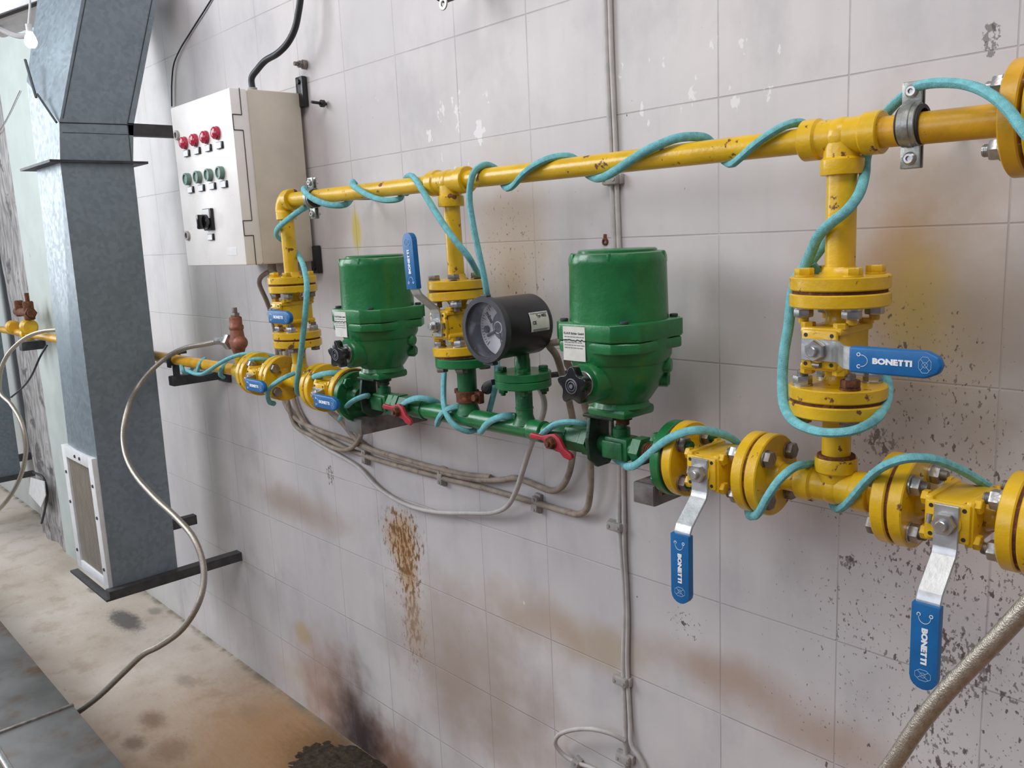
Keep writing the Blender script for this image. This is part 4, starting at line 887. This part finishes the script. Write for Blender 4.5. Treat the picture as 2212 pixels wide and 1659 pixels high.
cord('turquoise_cord', 'turquoise cord slanting from the middle tee down behind the upright-lever valve',
     [(-1.3337,-0.1500,0.0850), (-1.3655,-0.1320,0.1010), (-1.3467,-0.1380,0.1143), (-1.3020,-0.1580,0.1148), (-1.2614,-0.1760,0.0983), (-1.2217,-0.1860,0.0666), (-1.1786,-0.1920,0.0262), (-1.1462,-0.1900,-0.0080), (-1.1341,-0.1760,-0.0325), (-1.1466,-0.1500,-0.0562), (-1.1714,-0.1200,-0.0746), (-1.2006,-0.0960,-0.1106), (-1.2222,-0.1000,-0.1385), (-1.2586,-0.1040,-0.1731), (-1.2789,-0.1080,-0.2024), (-1.2925,-0.1120,-0.2328), (-1.2698,-0.1350,-0.2505), (-1.2382,-0.1650,-0.2830), (-1.2192,-0.1800,-0.3092), (-1.2025,-0.1820,-0.3312), (-1.1869,-0.1760,-0.3442), (-1.1776,-0.1600,-0.3529), (-1.1797,-0.1380,-0.3540)])
cord('turquoise_cord', 'turquoise cord winding from the left clamp down past the left valve',
     [(-1.3692,-0.1350,0.0855), (-1.3557,-0.1520,0.0761), (-1.3743,-0.1680,0.0747), (-1.4069,-0.1770,0.0828), (-1.4438,-0.1780,0.0967), (-1.4854,-0.1680,0.1112), (-1.5137,-0.1500,0.1207), (-1.5359,-0.1300,0.1103), (-1.5520,-0.1330,0.0879), (-1.5499,-0.1500,0.0765), (-1.5681,-0.1720,0.0769), (-1.6015,-0.1840,0.0874), (-1.6389,-0.1840,0.1021), (-1.6873,-0.1650,0.1169), (-1.7175,-0.1420,0.1180), (-1.7266,-0.1250,0.0964), (-1.7105,-0.1450,0.0815), (-1.7003,-0.1700,0.0723), (-1.7174,-0.1820,0.0604), (-1.7535,-0.1840,0.0479), (-1.8089,-0.1720,0.0332), (-1.8487,-0.1500,0.0189), (-1.8523,-0.1280,0.0042), (-1.8046,-0.1300,-0.0182), (-1.7508,-0.1500,-0.0358), (-1.6854,-0.1800,-0.0579), (-1.6374,-0.2050,-0.0909), (-1.6358,-0.2120,-0.1299), (-1.6546,-0.2140,-0.1905), (-1.7001,-0.2050,-0.2666), (-1.7486,-0.1900,-0.3178), (-1.7768,-0.1720,-0.3431), (-1.7576,-0.1700,-0.3359), (-1.7305,-0.1800,-0.3175), (-1.6807,-0.1900,-0.2964), (-1.6330,-0.1900,-0.2827), (-1.6010,-0.1800,-0.2783), (-1.6036,-0.1500,-0.2870), (-1.6434,-0.1150,-0.3116)])
cord('turquoise_cord', 'turquoise cord wound round the lower left pipe beside the dark tube bracket',
     [(-2.5347,-0.1320,-0.3189), (-2.4878,-0.1580,-0.3300), (-2.4426,-0.1740,-0.3446), (-2.4508,-0.1650,-0.3548), (-2.4826,-0.1350,-0.3536), (-2.4501,-0.1280,-0.3311), (-2.3386,-0.1500,-0.3074), (-2.3254,-0.1700,-0.3155), (-2.3369,-0.1740,-0.3356), (-2.3574,-0.1600,-0.3487), (-2.3490,-0.1320,-0.3453), (-2.2876,-0.1340,-0.3240), (-2.1842,-0.1580,-0.3060), (-2.1746,-0.1740,-0.3168), (-2.1945,-0.1720,-0.3339), (-2.2291,-0.1500,-0.3492)],
     [(-2.3988,-0.1780,-0.3403), (-2.3423,-0.1820,-0.3442), (-2.2791,-0.1860,-0.3393), (-2.2116,-0.1900,-0.3202), (-2.1355,-0.1920,-0.2951), (-2.0846,-0.1860,-0.2786), (-2.0459,-0.1720,-0.2693), (-2.0134,-0.1500,-0.2674), (-1.9891,-0.1250,-0.2749), (-1.9898,-0.1000,-0.2866)],
     [(-2.0938,-0.1720,-0.3299), (-2.0511,-0.1860,-0.3060), (-2.0091,-0.1880,-0.2869), (-1.9780,-0.1750,-0.2769), (-1.9665,-0.1500,-0.2805), (-2.0001,-0.1150,-0.2962)],
     [(-1.7635,-0.1850,-0.2918), (-1.7662,-0.2150,-0.3005), (-1.8066,-0.2250,-0.3224), (-1.8465,-0.2150,-0.3457), (-1.8909,-0.1900,-0.3728), (-1.9273,-0.1600,-0.3867)])
cord('turquoise_cord', 'turquoise cord spiralling along the green pipe and the lower right valves',
     [(-1.6547,-0.1400,-0.3942), (-1.5809,-0.1750,-0.3650), (-1.5319,-0.1920,-0.3389), (-1.4849,-0.2000,-0.3195), (-1.4648,-0.1900,-0.3121), (-1.5101,-0.1500,-0.3306), (-1.5225,-0.1200,-0.3553), (-1.4654,-0.1300,-0.3568), (-1.4002,-0.1600,-0.3436), (-1.3632,-0.1760,-0.3250), (-1.3286,-0.1820,-0.3089), (-1.2988,-0.1780,-0.3008), (-1.2865,-0.1600,-0.3060), (-1.2948,-0.1320,-0.3218), (-1.3070,-0.1220,-0.3483), (-1.2825,-0.1500,-0.3548), (-1.2542,-0.1700,-0.3401), (-1.2272,-0.1800,-0.3215), (-1.2054,-0.1780,-0.3096), (-1.1963,-0.1600,-0.3082), (-1.2038,-0.1320,-0.3201), (-1.1942,-0.1250,-0.3469), (-1.1494,-0.1550,-0.3500), (-1.1160,-0.1720,-0.3319), (-1.0850,-0.1800,-0.3155), (-1.0612,-0.1740,-0.3070), (-1.0544,-0.1500,-0.3113), (-1.0556,-0.1250,-0.3260), (-1.0304,-0.1280,-0.3411), (-0.9840,-0.1650,-0.3329), (-0.9533,-0.1820,-0.3158), (-0.9279,-0.1860,-0.3017), (-0.9061,-0.1820,-0.2958), (-0.8857,-0.1720,-0.2965), (-0.8813,-0.1500,-0.3045), (-0.8907,-0.1180,-0.3311), (-0.8671,-0.1180,-0.3583), (-0.8257,-0.1450,-0.3569), (-0.7916,-0.1720,-0.3510), (-0.7620,-0.1900,-0.3384), (-0.7326,-0.2000,-0.3169), (-0.7033,-0.2060,-0.2943), (-0.6788,-0.2020,-0.2791), (-0.6569,-0.1900,-0.2726), (-0.6476,-0.1600,-0.2803), (-0.6439,-0.1200,-0.2983), (-0.6439,-0.0900,-0.3282), (-0.6409,-0.0850,-0.3806), (-0.6208,-0.1200,-0.3986), (-0.5869,-0.1650,-0.3854), (-0.5587,-0.1950,-0.3663), (-0.5370,-0.2100,-0.3359), (-0.5241,-0.2050,-0.3137), (-0.5139,-0.1900,-0.3005), (-0.5087,-0.1650,-0.3010), (-0.5122,-0.1280,-0.3141), (-0.5056,-0.1150,-0.3471), (-0.4836,-0.1400,-0.3580), (-0.4564,-0.1720,-0.3423), (-0.4351,-0.1880,-0.3184), (-0.4138,-0.2000,-0.2920), (-0.3916,-0.2100,-0.2717), (-0.3692,-0.2100,-0.2606), (-0.3506,-0.1950,-0.2613), (-0.3371,-0.1650,-0.2746), (-0.3243,-0.1300,-0.2948), (-0.3140,-0.1000,-0.3136)], r=.0063)

# -------------------------------------------------- wall cables
def cable(label, pts, r, mat, name='wall_cable', cat='cable', group=None, per=6):
    b = B(); b.tube(pts, r, 10, per); return tag(b.build(name, mat), label, cat, group)
cable('left one of the two grey cables running down the wall behind the right actuator', [(-0.9548,-0.0060,0.3813), (-0.9544,-0.0060,0.2813), (-0.9519,-0.0060,0.1488), (-0.9496,-0.0060,0.0353), (-0.9483,-0.0060,-0.0498), (-0.9474,-0.0070,-0.2413), (-0.9479,-0.0070,-0.3910), (-0.9500,-0.0070,-0.4596), (-0.9522,-0.0080,-0.5204), (-0.9492,-0.0070,-0.5726), (-0.9457,-0.0070,-0.6337), (-0.9448,-0.0060,-0.6877), (-0.9503,-0.0060,-0.7624), (-0.9513,-0.0070,-0.8226), (-0.9506,-0.0070,-0.9118), (-0.9512,-0.0070,-1.0472)], .0046, 'greycable', group='pair of grey wall cables')
cable('right one of the two grey cables running down the wall, bending away at its foot', [(-0.9459,-0.0050,0.3795), (-0.9454,-0.0050,0.2798), (-0.9418,-0.0050,0.1478), (-0.9404,-0.0050,0.0348), (-0.9390,-0.0050,-0.0500), (-0.9397,-0.0050,-0.2410), (-0.9411,-0.0050,-0.3903), (-0.9421,-0.0050,-0.4585), (-0.9420,-0.0060,-0.5186), (-0.9433,-0.0050,-0.5717), (-0.9408,-0.0050,-0.6330), (-0.9396,-0.0050,-0.7045), (-0.9429,-0.0050,-0.7786), (-0.9421,-0.0060,-0.8196), (-0.9391,-0.0060,-0.9075), (-0.9337,-0.0100,-0.9507), (-0.9183,-0.0080,-0.9685), (-0.9042,-0.0060,-0.9915), (-0.8945,-0.0060,-1.0392)], .0042, 'greycable', group='pair of grey wall cables')
cable('thin grey cable curling in a loop at the bottom edge of the wall', [(-0.9475,-0.0120,-0.9463), (-0.9675,-0.0280,-0.9332), (-1.0032,-0.0400,-0.9333), (-1.0584,-0.0400,-0.9588), (-1.1035,-0.0340,-0.9940), (-1.1171,-0.0280,-1.0212), (-1.1083,-0.0180,-1.0428), (-1.0842,-0.0100,-1.0533), (-1.0422,-0.0080,-1.0481), (-0.9766,-0.0080,-1.0442)], .0045, 'greycable')
def clip(c, u, label, w=.040):
    u = V(u).normalized(); n = -Y; v = n.cross(u)
    b = B(basis(c, u, n, u.cross(n)))
    b.box((0, .005, 0), (.017, .010, w), .002); b.box((0, .013, 0), (.017, .012, w * .8), .003); b.cyl((0, .017, w * .26), (0, .0205, w * .26), .003, seg=10); b.cyl((0, .017, -w * .26), (0, .0205, -w * .26), .003, seg=10)
    return tag(b.build('cable_clip', 'clip'), label, 'clip', 'grey screw clips holding the wall cables')
clip((-0.9588,0.0010,-0.5269), Z, 'cable clip on the vertical grey cables just below the lower pipe level')
clip((-0.9547,0.0010,-0.8272), Z, 'cable clip on the vertical grey cables beside the brown stain, second from bottom')
clip((-0.9526,0.0010,-0.9856), Z, 'cable clip at the foot of the vertical grey cables')
clip((-1.0793,0.0010,-1.0575), V((.93, 0, -.35)), 'cable clip holding the small cable loop at the bottom edge', .030)
clip((-0.9479,0.0010,0.0824), Z, 'cable clip on the vertical grey cables behind the upper yellow pipe')
clip((-1.1617,0.0010,-0.5264), V((1, 0, -.1)), 'cable clip on the beige cables nearest the red wing handle', .040)
clip((-1.4624,0.0010,-0.5251), V((1, 0, -.12)), 'middle one of the three clips on the beige cables', .046)
clip((-1.7677,0.0010,-0.5283), V((1, 0, -.12)), 'cable clip on the beige cables under the left tube bracket', .046)
cable('beige cable rising to the gland of the right actuator', [(-2.03, -.075, -.058), (-2.1433,-0.0600,-0.0959), (-2.1564,-0.0350,-0.1544), (-2.1726,-0.0140,-0.2209), (-2.1751,-0.0100,-0.3321), (-2.1565,-0.0120,-0.4355), (-2.0948,-0.0140,-0.4738), (-1.9711,-0.0160,-0.4890), (-1.8469,-0.0160,-0.4936), (-1.7377,-0.0130,-0.5064), (-1.5850,-0.0130,-0.5114), (-1.4451,-0.0120,-0.5137), (-1.3230,-0.0120,-0.5072), (-1.2499,-0.0120,-0.4928), (-1.2189,-0.0120,-0.4832), (-1.1684,-0.0120,-0.4864), (-1.1157,-0.0140,-0.4899), (-1.0809,-0.0200,-0.4744), (-1.0495,-0.0300,-0.4376), (-1.0336,-0.0350,-0.3943), (-1.0249,-0.0400,-0.3532), (-1.0245,-0.0500,-0.3003), (-1.0181,-0.0750,-0.2376), (-1.0106,-0.0950,-0.2059), (-1.0096,-0.1100,-0.1904), (-0.9942,-0.1220,-0.1832), (XA - .085, YP + .024, -.167)], .0062, 'beigecable', group='beige cables drooping along the wall')
cable('beige cable with the deepest bend, turning up under the right actuator', [(-1.985, -.075, -.058), (-2.0903,-0.0550,-0.1080), (-2.1107,-0.0300,-0.1661), (-2.1246,-0.0120,-0.2252), (-2.1217,-0.0100,-0.3278), (-2.0926,-0.0120,-0.4413), (-2.0259,-0.0150,-0.4904), (-1.9068,-0.0150,-0.5112), (-1.7623,-0.0120,-0.5258), (-1.5882,-0.0120,-0.5279), (-1.4477,-0.0110,-0.5272), (-1.2948,-0.0120,-0.5231), (-1.1486,-0.0120,-0.5242), (-1.0764,-0.0120,-0.5249), (-1.0447,-0.0140,-0.5222), (-1.0158,-0.0220,-0.5023), (-0.9992,-0.0300,-0.4635), (-0.9915,-0.0350,-0.4091), (-0.9850,-0.0420,-0.3473), (-0.9843,-0.0550,-0.2949), (-0.9829,-0.0800,-0.2420), (-0.9839,-0.0950,-0.2160), (XA - .055, YP + .030, -.185)], .0064, 'beigecable', group='beige cables drooping along the wall')
cable('thin grey-brown cable sagging lowest on the wall, running up to the gauge', [(-2.1266,-0.0120,-0.4584), (-2.0903,-0.0120,-0.4998), (-1.9845,-0.0120,-0.5298), (-1.8831,-0.0120,-0.5454), (-1.7985,-0.0120,-0.5619), (-1.7195,-0.0130,-0.5976), (-1.6326,-0.0140,-0.6154), (-1.5580,-0.0150,-0.6179), (-1.4691,-0.0160,-0.6088), (-1.3681,-0.0180,-0.5877), (-1.2797,-0.0220,-0.5667), (-1.2268,-0.0300,-0.5406), (-1.1807,-0.0450,-0.4949), (-1.1422,-0.0600,-0.4425), (-1.1034,-0.0750,-0.3881), (-1.0794,-0.0800,-0.3530), (-1.0571,-0.0850,-0.3192), (-1.0474,-0.0900,-0.2962), (-1.0505,-0.0950,-0.2748), (-1.0629,-0.1000,-0.2561), (-1.0708,-0.1050,-0.2378)], .0052, 'greycable', group='beige cables drooping along the wall')
cable('beige cable looping behind the left tube bracket', [(-1.9243,-0.0140,-0.3234), (-1.9579,-0.0140,-0.3878), (-1.9286,-0.0140,-0.4216), (-1.8520,-0.0160,-0.4544), (-1.8025,-0.0160,-0.4835), (-1.7559,-0.0140,-0.5007), (-1.6384,-0.0140,-0.5054), (-1.4953,-0.0140,-0.5070), (-1.3836,-0.0120,-0.5049), (-1.2951,-0.0100,-0.4965)], .0060, 'beigecable', group='beige cables drooping along the wall')
cable('beige cable in a low crossing loop left of the first clip', [(-2.1252,-0.0200,-0.4175), (-2.0991,-0.0200,-0.4863), (-1.9880,-0.0220,-0.5092), (-1.9084,-0.0220,-0.5225), (-1.8380,-0.0240,-0.5197), (-1.7825,-0.0260,-0.4964), (-1.7598,-0.0220,-0.4679), (-1.7807,-0.0160,-0.4331), (-1.7911,-0.0140,-0.3819)], .0058, 'beigecable', group='beige cables drooping along the wall')
cable('thick black cable curving up from the top of the control box', [(-2.01, -.095, bz1 + .012), (-2.01, -.095, bz1 + .04), (-1.9859,-0.0900,0.4214), (-1.9641,-0.0800,0.4379), (-1.9164,-0.0700,0.4486), (-1.8787,-0.0620,0.4665), (-1.8538,-0.0550,0.4933), (-1.8393,-0.0500,0.5285), (-1.8316,-0.0450,0.5627), (-1.8214,-0.0400,0.6109)], .0078, 'blackcable', 'power_cable')
cable('thin dark wire slanting over the wall left of the control box', [(-2.3584,-0.0040,0.6852), (-2.4298,-0.0050,0.6579), (-2.5358,-0.0050,0.6201), (-2.6165,-0.0060,0.5882), (-2.6716,-0.0060,0.5552), (-2.7004,-0.0060,0.5057), (-2.7197,-0.0060,0.4397)], .0022, 'blackcable', 'thin_wire')
cable('dark wire hanging from the yellow pipe at the far left', [(-3.9105,-0.1500,-0.3651), (-3.9102,-0.1800,-0.4061), (-3.9991,-0.2000,-0.4891), (-4.2048,-0.2000,-0.5696), (-4.3392,-0.2200,-0.6227)], .0042, 'blackcable', 'thin_wire')
cable('short grey wire on the pale wall below the lit bulb', [(-4.0018,-0.0950,0.6692), (-4.0445,-0.0950,0.6572), (-4.2121,-0.0940,0.6074), (-4.4497,-0.0940,0.5482)], .0017, 'dullsteel', 'thin_wire')
cable('dark flex hanging against the broken plaster near the floor', [(-4.5921,-0.1200,-1.0425), (-4.4096,-0.1200,-1.0445), (-4.4030,-0.1150,-1.1018), (-4.4948,-0.1120,-1.2023), (-4.6221,-0.1100,-1.3140)], .0055, 'blackcable', 'thin_wire')

# -------------------------------------------------- small wall fittings
b = B(); c = V((-1.8329,-0.0100,0.3259)); b.cyl(c + V((0, .011, 0)), c + V((0, -.030, .002)), .0035, seg=12); b.cyl(c + V((.002, .004, 0)), c + V((.002, -.008, 0)), .0085, seg=16, ch=.002)
tag(b.build('wall_screw', 'blackcable'), 'black screw sticking out of the wall right of the control box', 'screw')
b = B(); c = V((-1.9106,0.0000,0.4280)); b.cyl(c, c + V((0, -.012, 0)), .011, seg=18, ch=.002); hexnut(b, c + V((0, -.010, 0)), -Y, .015, .012); b.cyl(c + V((0, -.02, 0)), c + V((0, -.032, 0)), .005, seg=12)
tag(b.build('anchor_bolt', 'dullsteel'), 'short steel anchor bolt in the wall above the control box', 'bolt')
cl = thing('pipe_clamp', (-1.3026,-0.0600,0.4596), 'dark pipe clamp with eyelet hanging at the top edge of the picture', 'clamp')
c = V((-1.2742,-0.0750,0.4604)); b = B(); b.ring(c + V((-.012, 0, 0)), c + V((.012, 0, 0)), .036, .031, 40); b.build('clamp_band', 'rubber', cl)
c2 = V((-1.2650,-0.0900,0.4166)); b = B(); b.ring(c2 + V((0, .001, 0)), c2 + V((0, -.002, 0)), .0115, .0055, 20); b.box(c2 + V((.0, 0, .014)), (.018, .003, .014), .001); b.build('clamp_ear', 'clampsteel', cl)
b = B(); b.cyl(c + V((0, .030, 0)), (c.x, .003, c.z), .005, seg=10); b.build('wall_rod', 'dullsteel', cl)
b = B(); c = V((-0.9731,0.0000,-0.0199)); b.ring(c + V((0, .002, 0)), c + V((0, -.003, 0)), .0065, .0032, 18); b.box(c + V((0, -.001, .009)), (.006, .003, .008), .001)
tag(b.build('wall_hook', 'rust'), 'tiny rusty eyelet on the wall above the right actuator', 'hook')
# floodlight and bulb at the far left
fl = thing('floodlight', (-3.4769,-0.2000,0.7968), 'old floodlight with dusty glass at the top left corner', 'lamp')
rt = M4.Rotation(radians(-22), 3, 'Y') @ M4.Rotation(radians(45), 3, 'Z')
c = V((-3.3557,-0.2200,0.8968)); b = B(); b.box(c, (.26, .10, .24), .012, rt); b.build('lamp_housing', 'whiteframe', fl)
b = B(); b.box(c + rt @ V((0, -.053, 0)), (.235, .008, .215), .003, rt); b.build('lamp_glass', 'dial', fl)
b = B(); b.tube([c + rt @ V((-.13, -.06, .12)), c + rt @ V((-.13, -.06, -.12)), c + rt @ V((.13, -.06, -.12)), c + rt @ V((.13, -.06, .12)), c + rt @ V((-.13, -.06, .12))], .008, 6, smooth=False); b.build('lamp_frame', 'bracketdark', fl)
b = B(); b.tube([c + rt @ V((-.10, -.02, -.12)), c + rt @ V((-.04, .0, -.165)), c + rt @ V((.04, .02, -.155)), c + rt @ V((.09, .05, -.12))], .009, 8); b.build('lamp_bracket', 'whiteframe', fl)
lb = thing('light_bulb', (-2.6571,-0.4000,0.5803), 'lit bare bulb hanging below the floodlight', 'bulb')
c = V((-2.6571,-0.4000,0.5803)); b = B(); b.lathe([(0, -.022), (.009, -.020), (.0145, -.013), (.016, -.004), (.0135, .007), (.009, .016), (.0075, .021), (0, .021)], c, Z, 24); b.build('glass_bulb', 'bulb', lb)
b = B(); b.cyl(c + V((0, 0, .020)), c + V((0, 0, .040)), .008, seg=16); b.tube([c + V((0, 0, .038)), c + V((.005, .01, .10)), c + V((0, .01, .16))], .003, 6); b.build('lamp_holder', 'whiteframe', lb)
# union and cock above the far-left pipe
fv = thing('brass_cock', (-4.28, YP, -.33), 'rusty cock with yellow union on the far left pipe in front of the broken plaster', 'valve')
c = V((-4.1158,-0.1650,-0.2353)); b = B(); b.cyl(c + V((.10, 0, 0)), c + V((-.14, 0, 0)), .017, seg=16); b.cyl(c + V((.06, 0, -.030)), c + V((.06, 0, .050)), .021, seg=16, ch=.004); b.cyl(c + V((.03, 0, 0)), c + V((.09, 0, 0)), .024, seg=6); b.cyl(c + V((-.09, 0, -.02)), c + V((-.09, 0, .050)), .018, seg=16, ch=.004); b.cyl(c + V((.06, 0, .04)), c + V((.06, 0, .085)), .009, seg=12); b.build('cock_body', 'rust', fv)
c = V((-4.0970,-0.1650,-0.2965)); b = B(); b.cyl(c + V((-.022, 0, 0)), c + V((.026, 0, 0)), .034, seg=24, ch=.008); b.cyl(c, c + V((0, 0, -.045)), .018); b.build('union', 'yellow', fv)
b = B(); c = V((-4.3661,-0.1650,-0.3092)); b.cyl(c + V((-.022, 0, 0)), c + V((.022, 0, 0)), .029, seg=24, ch=.007); b.build('union', 'yellow2', fv)
# loose sheet offcut leaning in the corner
b = B(); p1, p2, p3, p4, p5 = [V((-4.6177,-0.1300,-1.0731)), V((-4.3723,-0.1300,-1.0467)), V((-4.3841,-0.1300,-1.1173)), V((-4.4596,-0.1400,-1.1900)), V((-4.7030,-0.1300,-1.1707))]
o_ = V((0, .004, 0)); vs_ = [p1, p2, p3, p4, p5] + [p + o_ for p in (p1, p2, p3, p4, p5)]
b.quads(vs_, [(0, 1, 2, 3, 4), (5, 6, 7, 8, 9)] + [(i, (i + 1) % 5, 5 + (i + 1) % 5, 5 + i) for i in range(5)])
tag(b.build('sheet_offcut', 'whiteframe'), 'small pale sheet scrap hanging by the broken plaster near the floor', 'scrap')
# heap of dirt at the foot of the wall
b = B(); t = bmesh.new(); n_ = 46; c0 = V((-1.786,-0.104) + (FZ,)); vs = []
for j in range(n_ + 1):
    for i in range(n_ + 1):
        u_, w_ = i / n_ * 2 - 1, j / n_ * 2 - 1; rr = (u_ * u_ + w_ * w_) ** .5
        x = c0.x + u_ * .27; y = min(c0.y + w_ * .15, -.003)
        h = max(0, 1 - rr) ** 1.2 * .024 * (1 + .7 * mnoise.noise(V((x * 26, y * 26, 2)))) + max(0, mnoise.noise(V((x * 70, y * 70, 9)))) * .014 * (rr < .96) - .002
        vs.append(t.verts.new((x, y, FZ + h)))
for j in range(n_):
    for i in range(n_): k0 = j * (n_ + 1) + i; t.faces.new((vs[k0], vs[k0 + 1], vs[k0 + n_ + 2], vs[k0 + n_ + 1]))
b._merge(t); tag(b.build('dirt_heap', 'dirt'), 'dark crumbly dirt heaped at the foot of the sooty wall', 'dirt', kind='stuff')

# ------------------------------------------------------------------ camera, light
cam = bpy.data.cameras.new('camera'); co = bpy.data.objects.new('camera', cam); COL.objects.link(co)
yaw, pit, rol = radians(47.2835), radians(9.9744), radians(-2.6725)
f_ = V((-sin(yaw) * cos(pit), cos(yaw) * cos(pit), -sin(pit))); r_ = V((cos(yaw), sin(yaw), 0)); u_ = r_.cross(f_)
r2 = r_ * cos(rol) + u_ * sin(rol); u2 = -r_ * sin(rol) + u_ * cos(rol)
co.matrix_world = M4(((r2.x, u2.x, -f_.x, 0), (r2.y, u2.y, -f_.y, -1.133), (r2.z, u2.z, -f_.z, ZO), (0, 0, 0, 1)))
cam.sensor_width = 36; cam.lens = 1836.8 / 2212 * 36; cam.clip_start = .02
scene.camera = co
w = bpy.data.worlds.new('room light'); scene.world = w; w.use_nodes = True
w.node_tree.nodes['Background'].inputs[0].default_value = (.74, .80, 1, 1); w.node_tree.nodes['Background'].inputs[1].default_value = .20
def area(name, loc, target, sx, sy, power, col):
    l = bpy.data.lights.new(name, 'AREA'); l.shape = 'RECTANGLE'; l.size = sx; l.size_y = sy; l.energy = power; l.color = col
    o = bpy.data.objects.new(name, l); COL.objects.link(o); o.location = V(loc) + V((0, 0, ZO)); o.rotation_euler = (V(target) - V(loc)).to_track_quat('-Z', 'Y').to_euler(); return o
area('window_daylight', (-3.6, -2.4, 1.3), (-1.2, 0, .1), 1.6, 1.6, 74, (.92, .96, 1))
area('side_window_daylight', (-6.0, -1.5, .5), (-3.4, -.5, -.8), 1.4, 1.8, 48, (.92, .97, 1))
area('skylight', (.1, -1.6, 2.4), (-.3, 0, .2), 2.8, 1.0, 58, (1, .93, .885))
area('rear_fill', (-1.6, -4.2, .9), (-.5, 0, -.1), 2.6, 1.6, 34, (.86, .88, 1))  # added lamp behind the camera for soft frontal fill, stands for no window
scene.view_settings.view_transform = 'Standard'; scene.view_settings.look = 'None'; scene.view_settings.gamma = 1; scene.view_settings.use_curve_mapping = False
scene.view_settings.exposure = -0.07
